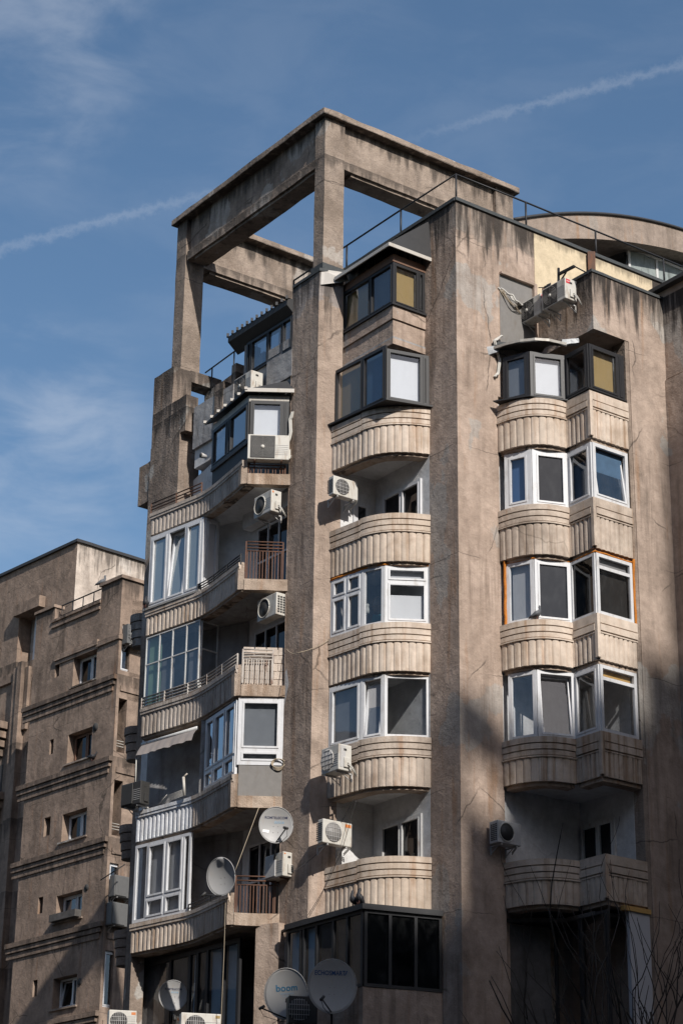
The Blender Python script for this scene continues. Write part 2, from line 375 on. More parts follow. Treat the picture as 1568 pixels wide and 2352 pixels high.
def ribbed(pts, pitch, depth, base=0.0, sub=7):
    """path resampled with convex half round flutes"""
    seg = [0]
    for i in range(1, len(pts)): seg.append(seg[-1] + (pts[i] - pts[i - 1]).length)
    L = seg[-1]; n = max(1, round(L / pitch))
    nrm = offset_path(pts, 1.0)
    def at(s):
        for i in range(1, len(pts)):
            if s <= seg[i] + 1e-9:
                t = (s - seg[i - 1]) / max(1e-9, seg[i] - seg[i - 1])
                p = pts[i - 1].lerp(pts[i], t); q = nrm[i - 1].lerp(nrm[i], t); return p, (q - p).normalized()
        return pts[-1], (nrm[-1] - pts[-1]).normalized()
    out = []; inn = []
    for k in range(n):
        for j in range(sub + (1 if k == n - 1 else 0)):
            t = j / sub; p, o = at(min(L, (k + t) * L / n))
            out.append(p + o * (base + depth * max(0.0, 1 - (2 * t - 1) ** 2) ** .5)); inn.append(p - o * .10)
    return out, inn

# ------------------------------------------------------------------ setting: street
gm = MB(); gm.add([(-900, -900, 0), (900, -900, 0), (900, 900, 0), (-900, 900, 0)], [[0, 1, 2, 3]])
tag(gm.build('ground', 'asphalt'), kind='structure')

# ------------------------------------------------------------------ plan of the main building
C = Vector((2.67, 46.50)); Ce = Vector((3.68, 47.23)); P1 = Vector((-.02, 48.44)); P2 = Vector((-.62, 48.40)); P3 = Vector((-1.28, 49.32))
Mi = Vector((.82, 49.04)); E_ = Vector((2.06, 47.34)); S_ = Vector((-.24, 48.42)); SM = Vector((.47, 47.63)); MC = Vector((1.02, 47.02))
T_ = Vector((5.74, 46.26)); V_ = Vector((5.25, 46.93)); U_ = Vector((6.72, 46.97)); R2e = Vector((7.73, 47.70))
Pin = Vector((-.875, 49.614)); Lin = Vector((-2.25, 51.50)); Qc = Vector((-2.40, 49.255)); Bd = Vector((-3.38, 51.22)); Lf = Vector((-4.94, 52.82)); Rt = Vector((-1.27, 49.30))
PF = Vector((-.56, 48.46)); Dq = v2(H(1, 385, 1150, PF, LA)); Dp = PF + LV * (Dq - PF).length      # rooftop frame corners
D_ = v2(H(4, 385, 530, Dp + azv(RA + 90) * .06, RA)); D2 = v2(H(4, 215, 800, D_, LA))
RN = azv(RA + 90); LN = azv(LA - 90)                     # outward normals of right and left faces
M_PATH_A = [S_, SM]; M_PATH_B = bez(SM, MC, E_, 16)
M_PATH = [S_] + M_PATH_B
Rs = Ce - RV * .02
R_CURVE = bez(Rs, Vector((4.40, 46.35)), V_, 16)
CAPM = [23.88, 21.15, 18.46, 15.76, 13.04]; CAPR = [23.90, 21.20, 18.38, 15.64, 12.90]; CAPL = [23.34, 20.65, 18.05, 15.40, 12.62]

iC = v2(H(13, 900, 330, U_, LA)); kR = (Ce - iC).dot(RN); iA = Ce - RN * kR
main = thing('apartment_building', 'weathered concrete apartment tower with fluted bay balconies and an open rooftop frame', 'building', (0, 50, 0))
OFF = (0, 50, 0)
def part(mb, name, mt, parent=None, **k): return mb.build(name, mt, parent or main, OFF, **k)

# masses
Cr = C + RV * 9.0
a = MB(); a.prism([C, Ce, Ce - RN * (kR + .1), iC - RN * .12 + RV * .3, C + RV * 3.6 - RN * (kR + .6), Cr - RN * 1.2, Cr + LV * 9, C + LV * 6.2 + RV * .5, C + LV * 1.05 + RV * .18, C + LV * 1.05], 0, 24.2)
part(a, 'wall', 'render_beige')
a = MB(); a.prism([C, Ce, Cr, Cr + LV * 9, C + LV * 7.5, C + LV * 1.05], 24.2, 29.1)
part(a, 'wall', 'render_beige', rough=.012, cell=.5)
# cream painted part of the roof wall, grey plaster recess, right hand repair
cz0 = H(3, 470, 700, C, RA); 
a = MB(); cA = v2(H(3, 468, 240, C, RA)); cB = v2(H(3, 1335, 590, C, RA)); a.beam(cA, cB, 0, .012, 26.6, 29.06); part(a, 'painted_wall', 'paint_cream')
gA = v2(H(3, 216, 600, C, RA)); gB = v2(H(3, 455, 640, C, RA)); gz1 = H(3, 216, 535, C, RA).z; gz0 = H(3, 216, 985, C, RA).z
a = MB(); a.beam(gA, gB, 0, .010, gz0 - .3, gz1 - .05); part(a, 'grey_panel', 'board_grey')
a = MB(); a.beam(gA, gB, 0, .10, gz1 - .05, gz1 + .02); a.beam(gB, gB + RV * .10, 0, .10, gz0 - .3, gz1 + .02); part(a, 'lintel', 'render_beige', bevel=.01)
# bitumen flashing on the roof edge
a = MB(); a.beam(C - RV * .03 + LV * .0, Cr, -.35, .05, 29.1, 29.19); a.beam(C + LV * 7.5, C, -.3, .05, 29.102, 29.192); part(a, 'roof_flashing', 'bitumen', rough=.012, cell=.4)
a = MB(); a.prism([C + LV * .3 + RV * .3, Cr - RN * .3, Cr + LV * 9, C + LV * 7.5 + RV * .3], 29.1, 29.14); part(a, 'roof', 'bitumen')
# roof railing
a = MB()
zr = 29.95
rp = [C + LV * 7.0, C + LV * 4.6, C + LV * 2.3, C + LV * .12 + RV * .12, C + RV * 2.35 - RN * .1, C + RV * 4.7 - RN * .1, C + RV * 7.1 - RN * .1, C + RV * 8.6 - RN * .1]
rp = [p + RV * .1 if i < 3 else p for i, p in enumerate(rp)]
for p in rp: a.tube([(p.x, p.y, 29.15), (p.x, p.y, zr)], .025, 6)
a.tube([(p.x, p.y, zr) for p in rp], .025, 6)
part(a, 'roof_railing', 'metal_black')

# pier mass between left and middle stacks, and inner walls
Lmid = Vector((-3.3, 52.15)); Lend = Vector((-4.78, 53.35))
a = MB(); a.prism([P2, P1, Mi, Mi + LV * 9, D_ + RV * 2.2, D_ + RV * .5 - LV * .3, Lmid, Lin, Pin, P3], ZF[4], 24.6)
part(a, 'inner_wall', 'plaster_white')
a = MB(); a.prism([Lmid, Lmid + RV * .6, D_ + RV * .4, D2 + RV * .1, Lend], ZF[4], 22.75); part(a, 'inner_wall', 'plaster_white')
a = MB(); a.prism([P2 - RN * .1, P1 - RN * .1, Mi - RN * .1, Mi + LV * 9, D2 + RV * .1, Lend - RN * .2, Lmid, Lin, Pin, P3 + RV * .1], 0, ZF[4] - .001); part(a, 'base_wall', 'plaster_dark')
a = MB(); q = .012
a.prism([P3 + Vector((-.01, .005)), P2 + Vector((0, -q)) + LN * q, P1 + Vector((-.0, -q)), P1 + Vector((0, .2)), P3 + RV * .62 + LV * .02, P3 + LV * .02 + LN * q], 0, 28.15)
part(a, 'pier', 'render_pier', rough=.018, cell=.3)
a = MB(); a.prism([P3 + LN * .04, P2 + LN * .04 + RN * .04, P1 + RV * .1 + RN * .04, P1 + RV * .1 + LV * .8, P3 + RV * .7], 28.14, 28.22); part(a, 'pier_flashing', 'bitumen', rough=.01, cell=.3)

def poly_slab(path, back, z0, z1):
    m_ = MB(); m_.prism(list(path) + list(back), z0, z1); return m_
def window(parent, A, B, z0, z1, cols=(.5,), fm='pvc_white', gm_='glass_clear', fw=.07, sash=.045, transom=None, tilt=(), blinds={}, panes=None, name='window', depth=.07, nosash=()):
    A = v2(A); B = v2(B); d = (B - A); L = d.length; d.normalize(); o = Vector((d.y, -d.x))
    f = MB(); p = MB()
    def q(u, z, off): x = A + d * u + o * off; return Vector((x.x, x.y, z))
    def fb(u0, u1, za, zb, o0, o1):
        f.hexa([q(u0, za, o0), q(u1, za, o0), q(u1, za, o1), q(u0, za, o1), q(u0, zb, o0), q(u1, zb, o0), q(u1, zb, o1), q(u0, zb, o1)])
    D0, D1 = -depth / 2, depth / 2
    fb(0, fw, z0, z1, D0, D1); fb(L - fw, L, z0, z1, D0, D1); fb(fw, L - fw, z0, z0 + fw, D0, D1); fb(fw, L - fw, z1 - fw, z1, D0, D1)
    us = [fw] + [c * L for c in cols] + [L - fw]
    cells = []
    for i in range(len(us) - 1):
        u0 = us[i] + (fw / 2 if i > 0 else 0); u1 = us[i + 1] - (fw / 2 if i < len(us) - 2 else 0)
        if i < len(us) - 2: fb(u1, u1 + fw, z0 + fw, z1 - fw, D0, D1 - .001)
        zs = [z0 + fw, z1 - fw]; tr = transom.get(i) if isinstance(transom, dict) else transom
        if tr:
            zm = z0 + (z1 - z0) * tr; fb(u0, u1, zm - fw / 2, zm + fw / 2, D0 + .002, D1 - .003)
            cells.append((i, 0, u0, u1, zs[0], zm - fw / 2)); cells.append((i, 1, u0, u1, zm + fw / 2, zs[1]))
        else: cells.append((i, 0, u0, u1, zs[0], zs[1]))
    bl = []
    for (i, r_, u0, u1, za, zb) in cells:
        s_ = 0 if (i in nosash or (i, r_) in nosash) else sash
        tl = .16 if i in tilt else 0.0
        def qt(u, z, off): return q(u, z, off - tl * (z - za) / (zb - za))
        if s_:
            o0, o1 = -.02, D1 + .014
            for (ua, ub, zc, zd) in ((u0, u0 + s_, za, zb), (u1 - s_, u1, za, zb), (u0 + s_, u1 - s_, za, za + s_), (u0 + s_, u1 - s_, zb - s_, zb)):
                f.hexa([qt(ua, zc, o0), qt(ub, zc, o0), qt(ub, zc, o1), qt(ua, zc, o1), qt(ua, zd, o0), qt(ub, zd, o0), qt(ub, zd, o1), qt(ua, zd, o1)])
        p.add([qt(u0 + s_, za + s_, 0), qt(u1 - s_, za + s_, 0), qt(u1 - s_, zb - s_, 0), qt(u0 + s_, zb - s_, 0)], [[0, 1, 2, 3]])
        if i in blinds or (i, r_) in blinds:
            bm_ = blinds.get((i, r_), blinds.get(i)); mt_, f0, f1 = bm_ if isinstance(bm_, tuple) else (bm_, 0.0, 1.0)
            b_ = MB(); zz0 = za + (zb - za) * f0; zz1 = za + (zb - za) * f1
            b_.hexa([q(u0 + .01, zz0, -.10), q(u1 - .01, zz0, -.10), q(u1 - .01, zz0, -.085), q(u0 + .01, zz0, -.085), q(u0 + .01, zz1, -.10), q(u1 - .01, zz1, -.10), q(u1 - .01, zz1, -.085), q(u0 + .01, zz1, -.085)])
            bl.append((b_, mt_))
    fo = f.build(name, fm, parent, OFF if parent is main else parent.get('_off', OFF)); off = OFF if parent is main else parent.get('_off', OFF)
    p.build('pane', gm_, fo, off)
    for b_, mt_ in bl: b_.build('blind', mt_, fo, off)  # also unlit-room darks and sky blues, set as colour behind the pane
    return fo

# ------------------------------------------------------------------ middle stack
def band_parapet(path, cap, zb, ribs=None, nb=3):
    """moulded cap bands over a fluted skirt, as one mesh"""
    m_ = MB(); z = cap; hs = [.13, .12, .105][:nb]
    back = offset_path(path, -.12)
    for i, h in enumerate(hs):
        m_.ring(offset_path(path, .045 - .01 * i), back, z - h, z); z -= h
        m_.ring(offset_path(path, -.012), back, z - .026, z); z -= .026
    m_.ring(offset_path(path, .05), back, z - .03, z); z -= .03
    return m_, z
def fluted(m_, path, z0, z1, pitch=.155, depth=.024, base=.0):
    o, i = ribbed(path, pitch, depth, base); m_.ring(o, i, z0, z1)
for k in range(5):
    cap = CAPM[k]; zf = ZF[k]
    a = poly_slab(offset_path(M_PATH, -.10), [E_ + RV * .1, Mi + RV * .1, P1 + Vector((0, .2))], zf + .0, zf + .16)
    bal = part(a, 'balcony', 'plaster_white')
    left = [S_, SM + (S_ - SM).normalized() * .015]; right = M_PATH_B
    m_, z = band_parapet(left, cap - .02, zf, 3); fluted(m_, left, zf - .03, z, .145)
    m2, z = band_parapet(right, cap, zf, 3); fluted(m2, right, zf - .03, z, .17)
    m_.add(m2.v, m2.f); part(m_, 'parapet', ['panel_concrete', 'panel_stained', 'panel_concrete', 'panel_grimy', 'panel_stained'][k], bal, rough=0)
    a = MB(); a.ring(offset_path(M_PATH, -.06), offset_path(M_PATH, -.35), zf - .10, zf - .032); part(a, 'slab_rim', 'slab_edge', bal, rough=.012, cell=.25)
# glazed bays of the middle stack: three facets
Wl = [S_ + (SM - S_).normalized() * .03 + Vector((.02, .02)), SM + Vector((.06, .06)), M_PATH_B[7] + Vector((-.03, .09)), E_ + Vector((-.02, .10))]
def mwin(i, specs):
    z0 = CAPM[i] + .01; z1 = ZF[i - 1] - .09
    for (a_, b_), kw in zip(((0, 1), (1, 2), (2, 3)), specs): window(main, Wl[a_], Wl[b_], z0, z1, **kw)
mwin(2, [dict(cols=(.5,), transom=.66, fw=.075, blinds={}, gm_='glass_dark'), dict(cols=(), gm_='glass_tint', nosash=(0,)), dict(cols=(), transom=.72, fw=.08, gm_='glass_clear', blinds={(0, 0): ('blind_white', 0, .72), (0, 1): 'board_pale'})])
mwin(3, [dict(cols=(), fw=.08, gm_='glass_tint', blinds={0: ('curtain_grey', 0, 1)}), dict(cols=(), fw=.07, tilt=(0,), gm_='glass_tint', blinds={0: ('curtain_grey', 0, .93)}), dict(cols=(), fw=.075, gm_='glass_clear', nosash=(0,))])  # grey curtain sheets stand in for sunlit rooms behind the glass
# orange foam round the new window of the middle stack
a = MB(); zz = ZF[1] - .09
a.tube([(Wl[3].x + .04, Wl[3].y - .05, CAPM[2] + .05 * j) for j in range(36)], .035, 6); a.tube([(p.x, p.y, zz + .015) for p in offset_path(Wl[0:4], .03)], .03, 6)
part(a, 'foam_seal', 'foam_orange', rough=.02, cell=.08)
# top two storeys of the middle stack: square glazed box and dark window below it
bA = v2(H(2, 770, 1030, C, LA)); bK = v2(H(2, 535, 965, bA, RA)); bL = v2(H(2, 160, 1180, bK, LA))
box = [bL, bK, bA]
a = MB(); a.ring(offset_path(box, .02), offset_path(box, -.2), 26.07, 26.42); a.ring(offset_path(box, -.02), offset_path(box, -.2), 25.55, 26.05); a.ring(offset_path(box, .005), offset_path(box, -.2), 25.40, 25.55)
a.ring(offset_path(box, -.06), offset_path(box, -.2), 26.045, 26.075)
part(a, 'bay_spandrel', 'render_beige', rough=.01, cell=.3)
a = MB(); a.prism([bL, bK, bA, bA + RV * .1, Mi + RV * .1, P1 + Vector((0, .2))], 25.42, 25.6); part(a, 'bay_floor', 'plaster_grey')
a = MB(); a.ring(offset_path(box, .07), offset_path(box, -.1), 26.42, 26.47); part(a, 'sill', 'metal_black')
window(main, bL + LN * -.02, bK + LN * -.03, 26.47, 27.62, cols=(.56,), fm='frame_dark', gm_='glass_clear', fw=.06, blinds={0: ('blind_ochre', 0, 1), 1: ('sheet_dark', 0, 1)}, sash=.03)
window(main, bK + RN * -.03, bA + RN * -.03, 26.47, 27.62, cols=(.78,), fm='frame_dark', gm_='glass_clear', fw=.06, blinds={0: 'blind_ochre', 1: 'sheet_dark'}, sash=.03)
a = MB(); a.ring(offset_path(box, .02), offset_path(box, -.15), 27.62, 27.82); part(a, 'window_head', 'frame_wood')
# sloping metal roof over it
e0 = v2(H(2, 105, 800, bK + LN * .32, LA)); eK = bK + LN * .32 + RN * .25; eA = bA + RN * .25 + RV * .03
t0 = C + LV * 2.6 + RV * .05; tA = C + LV * .72 + RV * .0
e0 = eK + LV * ((e0 - eK).dot(LV))
def v3(p, z): return Vector((p.x, p.y, z))
a = MB(); zt, ze = 28.95, 27.86; tK = C + LV * 1.05
for dz in (0,):
    a.add([v3(e0, ze), v3(eK, ze), v3(eA, ze), v3(tK - RV * .02, ze + .55), v3(C + LV * 4.3 - RV * .02, zt), v3(tK - RV * .02, zt), v3(e0, ze + .06), v3(eK, ze + .06), v3(eA, ze + .06), v3(C + LV * 4.3, zt + .06), v3(tK, zt + .06)],
          [[0, 1, 7, 6], [1, 2, 8, 7], [0, 1, 5, 4], [1, 2, 3, 5], [6, 7, 10, 9], [7, 8, 10], [2, 3, 10, 8], [0, 6, 9, 4]])
part(a, 'bay_roof', 'sheet_dark')
a = MB(); a.beam(e0, eK, -.02, .012, ze - .02, ze + .07); a.beam(eK, eA, -.02, .012, ze - .02, ze + .075)
part(a, 'gutter', 'flashing')
a = MB(); a.hexa([v3(P2 + RN * .05, 27.75), v3(P1 + RN * .22, 27.80), v3(P1 + RN * .20, 27.82), v3(P2 + RN * .03, 27.8), v3(P2 + RN * .04 + RV * .02, 28.2), v3(P1 + RN * .06, 28.12), v3(P1 + RN * .03, 28.12), v3(P2, 28.2)])
part(a, 'flashing_sheet', 'flashing')
# dark window of the top curved bay
wb = [S_ + Vector((.05, .05)), v2(H(8, 860, 160, SM + Vector((.06, .06)), -42.0)), E_ + Vector((-.02, .04))]
wb[1] = Vector((1.02, 47.0))
zt0 = CAPM[0] + .05
a = MB(); a.ring([S_ + (S_ - SM).normalized() * .08 + Vector((-.1, -.05)), wb[1] + Vector((0, -.14)), E_ + Vector((.08, -.10))], [S_ + Vector((.2, .2)), wb[1] + Vector((0, .3)), E_ + Vector((0, .2))], zt0 - .03, zt0 + .015); part(a, 'sill', 'metal_black')
window(main, wb[0], wb[1], zt0 + .015, 25.40, cols=(.56,), fm='frame_dark', gm_='glass_clear', fw=.06, sash=.03, blinds={0: ('blind_ochre', 0, 1), 1: ('fill_blue', 0, 1)})
window(main, wb[1], wb[2], zt0 + .015, 25.30, cols=(.84,), fm='frame_dark', gm_='glass_clear', fw=.05, sash=.04, blinds={0: ('blind_white', 0, .9)})
a = MB(); a.prism([E_ + LV * .10 - RV * .0, Mi + LN * .0, Mi + RV * .02, E_ + LV * .10 + RV * .12, E_ + LV * .02 + RV * .1, E_ + LV * .02 - RV * .0], 11.5, 25.3); part(a, 'inner_wall', 'plaster_white')
# doors inside the open middle balconies
for k, zc in ((1, CAPM[1]), (4, CAPM[4])):
    zt_ = ZF[k - 1] - .55; zb_ = ZF[k] + .17
    pa = Mi + (E_ - Mi) * .16; pb = Mi + (E_ - Mi) * .86
    window(main, pa + LN * .02, pb + LN * .02, zb_ + .4, zt_, cols=(.5,), gm_='glass_black', fm='pvc_white' if k == 1 else 'frame_steel', name='balcony_window', sash=.03)
    if k == 1:
        dd = (Mi - P1); window(main, P1 + dd * .34 + RN * .02, P1 + dd * .8 + RN * .02, zb_, zt_ - .15, cols=(), gm_='glass_black', name='balcony_door', fm='pvc_white')

# ------------------------------------------------------------------ right stack
TRI = [V_, T_, U_]
for k in range(5):
    cap = CAPR[k]; zf = ZF[k]
    a = MB(); a.prism(offset_path(R_CURVE, -.1) + [T_ - RN * .12 - LN * .12, U_ - RN * .1, iC - RN * .08 + RV * .1, iA - RN * .08], zf, zf + .16)
    bal = part(a, 'balcony', 'plaster_white')
    m_, z = band_parapet(R_CURVE, cap, zf, 3); fluted(m_, R_CURVE, zf - .02, z, .18)
    # triangular bay: plain corner post, moulded bands and flutes on both faces
    p1 = [V_, T_ + LV * .075]; p2 = [T_ + RV * .075, U_]
    cz = cap + .02
    for pth in (p1, p2):
        mm, z = MB(), cz
        back = offset_path(pth, -.12)
        mm.ring(offset_path(pth, .02), back, z - .21, z); z -= .21
        mm.ring(offset_path(pth, -.035), back, z - .03, z); z -= .03
        mm.ring(offset_path(pth, .03), back, z - .15, z); z -= .15
        mm.ring(offset_path(pth, -.035), back, z - .03, z); z -= .03
        mm.ring(offset_path(pth, .015), back, z - .03, z); z -= .03
        fluted(mm, pth, zf - .0, z, .15, .032, -.03)
        m_.add(mm.v, mm.f)
    m_.prism([V_ + RN * .0 + LV * .06 - RV * .05, V_ - LV * .05 - RV * .03 + RV * .02, V_ + RV * .10, V_ + RV * .10 + LV * .12], zf, cap - .01)
    m_.prism([T_ + LV * .07 + LN * .02, T_ + LN * .02 + RN * .02, T_ + RV * .07 + RN * .02, T_ + RV * .07 - RN * .1, T_ - RN * .12 - LN * .12, T_ + LV * .07 - LN * .1], zf + .04, cz)
    part(m_, 'parapet', ['panel_concrete', 'panel_grimy', 'panel_concrete', 'panel_stained', 'panel_stained'][k], bal)
    pth = R_CURVE + [T_, U_]
    a = MB(); a.ring(offset_path(R_CURVE, -.07), offset_path(R_CURVE, -.35), zf - .10, zf - .022); a.ring(offset_path(TRI, -.07), offset_path(TRI, -.35), zf - .09, zf - .002); part(a, 'slab_rim', 'slab_edge', bal, rough=.012, cell=.25)
# wall to the right of the bays, upper corner block
a = MB(); a.prism([U_ + RV * .12, R2e + RV * .6, R2e + RV * .6 - RN * 4, U_ - RN * 4 + RV * .12], 0, 25.6); part(a, 'wall', 'render_right', rough=.012, cell=.5)
a = MB(); kk = T_ + LV * -.0
a.prism([T_ + RV * .20, R2e + RV * .6, R2e + RV * .6 - RN * 3.2, T_ + RV * .20 + LV * 2.3], 25.6, 27.12); part(a, 'corner_block', 'render_right', rough=.016, cell=.35)
a = MB(); tb = T_ + RV * .20
a.ring([tb + LV * 2.3 + LN * .03, tb + LN * .03 + RN * .03, R2e + RV * .6 + RN * .03], [tb + LV * 2.3 - LN * .3, tb - LN * .3 - RN * .3, R2e + RV * .6 - RN * .3], 27.12, 27.19); part(a, 'block_coping', 'bitumen', rough=.012, cell=.3)
a = MB(); a.prism([U_ - RN * .02, U_ + RV * .13 - RN * .02, U_ + RV * .13 - RN * .6, U_ - RN * .6], 0, 25.6); part(a, 'pilaster', 'concrete_old', rough=.012, cell=.4)
# inner walls of the right stack
iD = U_ - RN * .32
a = MB(); a.prism([iA, iC, iD + LN * .01, iD + RV * .12, iC - RN * .1 + RV * .12, iA - RN * .1], ZF[4], 25.45); part(a, 'inner_wall', 'plaster_white')
window(main, iC.lerp(iD, .04) + LN * .03, iC.lerp(iD, .66) + LN * .03, ZF[4] + .3, ZF[3] - .55, cols=(.52,), fm='frame_steel', gm_='glass_black', name='balcony_window', sash=.03)
# glazing of the four upper floors
rw = [R_CURVE[1] + Vector((.06, .07)), R_CURVE[8] + Vector((-.02, .10)), V_ + Vector((.02, .10)), T_ - LN * .06 - RN * .06, U_ - RN * .07 - RV * .04]
def rwin(i, zt, specs, d=.01):
    z0 = CAPR[i] + d
    for j, kw in enumerate(specs): window(main, rw[j], rw[j + 1], z0 + (.02 if j > 1 else 0), zt, **kw)
rwin(0, 25.18, [dict(cols=(), fm='frame_dark', gm_='glass_tint', fw=.08, blinds={0: ('curtain_grey', 0, .9)}), dict(cols=(), fm='frame_dark', gm_='glass_clear', fw=.08, blinds={0: ('blind_white', 0, .92)}), dict(cols=(), fm='frame_dark', gm_='glass_dark', fw=.07), dict(cols=(.82,), fm='frame_dark', gm_='glass_clear', fw=.07, blinds={0: ('blind_ochre', 0, 1), 1: 'sheet_dark'})], .06)
rwin(1, ZF[0] - .11, [dict(cols=(), gm_='glass_tint', fw=.12, blinds={0: 'fill_sky_blue'}), dict(cols=(), gm_='glass_black', fw=.10), dict(cols=(), gm_='glass_tint', fw=.09, blinds={0: ('fill_blue', 0, .8)}), dict(cols=(), gm_='glass_tint', fw=.09, tilt=(0,), blinds={0: 'fill_blue'})])
rwin(2, ZF[1] - .11, [dict(cols=(), gm_='glass_clear', fw=.09, nosash=(0,), blinds={0: ('curtain_grey', 0, 1)}), dict(cols=(), gm_='glass_black', fw=.07), dict(cols=(), gm_='glass_black', fw=.07, nosash=(0,)), dict(cols=(), gm_='glass_dark', fw=.08, transom=.78, nosash=(0,), blinds={(0, 1): 'board_pale', (0, 0): 'room_dark'})])
rwin(3, ZF[2] - .11, [dict(cols=(), gm_='glass_clear', fw=.09, nosash=(0,)), dict(cols=(), gm_='glass_dark', fw=.08, tilt=(0,)), dict(cols=(), gm_='glass_dark', fw=.08), dict(cols=(), gm_='glass_clear', fw=.08, transom=.80, nosash=(0,), blinds={(0, 1): 'chipboard'})])
a = MB(); zz = ZF[1] - .10
for p in (rw[0] + Vector((-.05, -.03)), rw[4] + Vector((.05, .0))): a.tube([(p.x, p.y, CAPR[2] + .05 * j) for j in range(33)], .035, 6)
a.tube([(p.x, p.y, zz + .015) for p in offset_path(rw, .02)], .025, 6)
part(a, 'foam_seal', 'foam_orange', rough=.02, cell=.08)
# dark sill over the top parapet, lean-to roof above the top curved window
a = MB(); sp = offset_path([rw[0] + Vector((-.2, -.05)), rw[1], rw[2]], .20); a.ring(sp, offset_path([rw[0], rw[1], rw[2]], -.1), CAPR[0] + .02, CAPR[0] + .05)
sp = offset_path([rw[2], rw[3], rw[4]], .10); a.ring(sp, offset_path([rw[2], rw[3], rw[4]], -.1), CAPR[0] + .055, CAPR[0] + .085); part(a, 'sill', 'metal_black')
ce = [p for p in offset_path([Rs - RV * .05] + R_CURVE[3:15:3] + [V_], .12)]
bk = [Ce - RV * .1, Ce + RV * .6, Ce + RV * 1.2, V_ - RN * .9 + RV * .1, V_ + LV * .9, V_ + LV * .5]
a = MB(); n_ = len(ce)
vs_ = [v3(p, 25.35 + .02 * math.sin(i * 2)) for i, p in enumerate(ce)] + [v3(p, 25.62) for p in bk] + [v3(p, 25.40 + .02 * math.sin(i * 2)) for i, p in enumerate(ce)] + [v3(p, 25.67) for p in bk]
fs_ = []
for i in range(n_ - 1): fs_ += [[i, i + 1, n_ + i + 1, n_ + i], [2 * n_ + i, 2 * n_ + i + 1, 3 * n_ + i + 1, 3 * n_ + i], [i, i + 1, 2 * n_ + i + 1, 2 * n_ + i]]
a.add(vs_, fs_); part(a, 'lean_to_roof', 'sheet_dark')
a = MB(); a.ring(offset_path(ce, .012), offset_path(ce, -.02), 25.36, 25.43); part(a, 'fascia', 'sheet_metal', rough=.012, cell=.12)
a = MB()
for i in range(n_ - 1):
    p = ce[i].lerp(bk[i], .12); q2 = ce[i + 1].lerp(bk[i + 1], .12); rgh = random.uniform(-.03, .06)
    a.hexa([v3(p, 25.44 + rgh), v3(q2, 25.42), v3(q2.lerp(bk[i + 1], .5), 25.60), v3(p.lerp(bk[i], .5), 25.58), v3(p, 25.49 + rgh), v3(q2, 25.46), v3(q2.lerp(bk[i + 1], .5), 25.64), v3(p.lerp(bk[i], .5), 25.62)])
part(a, 'roof_sheet', 'bitumen', rough=.01, cell=.2)
a = MB(); p = ce[0]; a.hexa([v3(p + Vector((-.1, -.03)), 25.22), v3(p + Vector((.14, -.05)), 25.28), v3(p + Vector((.16, .1)), 25.30), v3(p + Vector((-.05, .15)), 25.28), v3(p + Vector((-.14, -.05)), 25.42), v3(p + Vector((.22, -.02)), 25.47), v3(p + Vector((.2, .1)), 25.48), v3(p + Vector((-.05, .15)), 25.45)])
part(a, 'foil_wrap', 'tin_foil', rough=.02, cell=.08)
a = MB(); p = ce[-1] + Vector((.05, 0)); a.hexa([v3(p + Vector((-.15, -.02)), 25.36), v3(p + Vector((.25, .0)), 25.45), v3(p + Vector((.25, .3)), 25.5), v3(p + Vector((-.15, .3)), 25.5), v3(p + Vector((-.15, -.02)), 25.5), v3(p + Vector((.25, .0)), 25.57), v3(p + Vector((.2, .3)), 25.6), v3(p + Vector((-.15, .3)), 25.6)])
part(a, 'foil_wrap', 'tin_foil', rough=.02, cell=.08)
# lower right: dark recess, pale board, sill wall
zb = ZF[4] - .1
a = MB(); a.prism([U_ - RV * .58 + RN * .0, U_ + RV * .02, U_ + RV * .02 - RN * .1, U_ - RV * .58 - RN * .1], zb - 2.75, zb - .05); part(a, 'board_panel', 'board_pale')
a = MB(); a.beam(U_ - RV * .75, U_ + RV * .03, -.1, .05, zb - .06, zb + .04); part(a, 'timber_edge', 'chipboard')
lowb = v2(H(13, 720, 1340, V_, LA)); 
a = MB(); a.prism([V_ + LV * 1.1, T_, U_, U_ - RN * 1, V_ + LV * 1.6 + RV * .8], 0, zb - 2.85); part(a, 'wall', 'render_right', rough=.012, cell=.4)
a = MB(); a.prism([Ce - RN * .3, V_ + LV * 1.0, V_ + LV * 1.0 - RN * .1, Ce - RN * .4], 0, zb - .2); part(a, 'inner_wall', 'plaster_dark')
window(main, V_ + LV * .9 + LN * -.05, T_ + LV * .03 + LN * -.05, zb - 2.8, zb - .1, cols=(.5,), fm='frame_dark', gm_='glass_dark', fw=.05, sash=.02)
a = MB(); a.prism([Ce + LV * .2 + RV * .1, V_ + LV * .5, T_ - RN * .4, U_ - RN * .2, U_ - RN * 1.5, Ce - RN * 1.5], zb - .16, zb - .08); part(a, 'soffit', 'plaster_dark')
# projecting wing at the far right edge
x0 = R2e + RV * .02
a = MB(); xz = H(3, 1410, 715, x0, LA).z
a.prism([x0 + LV * .3, x0 - LV * 7, x0 - LV * 7 + RV * 6, x0 + LV * .3 + RV * 6], 0, 24.9); part(a, 'wing_wall', 'render_right', rough=.012, cell=.5)
a = MB(); a.prism([x0 + LV * .3 + RV * .05, x0 - LV * 7 + RV * .05, x0 - LV * 7 + RV * 6, x0 + LV * .3 + RV * 6], 24.95, 27.35); part(a, 'wing_wall', 'render_right', rough=.012, cell=.5)
a = MB(); a.prism([x0 + LV * .3 - RV * .12, x0 - LV * 7 - RV * .12, x0 - LV * 7 + RV * 6, x0 + LV * .3 + RV * 6], 27.35, 27.45); part(a, 'wing_coping', 'sheet_dark', rough=.01, cell=.4)

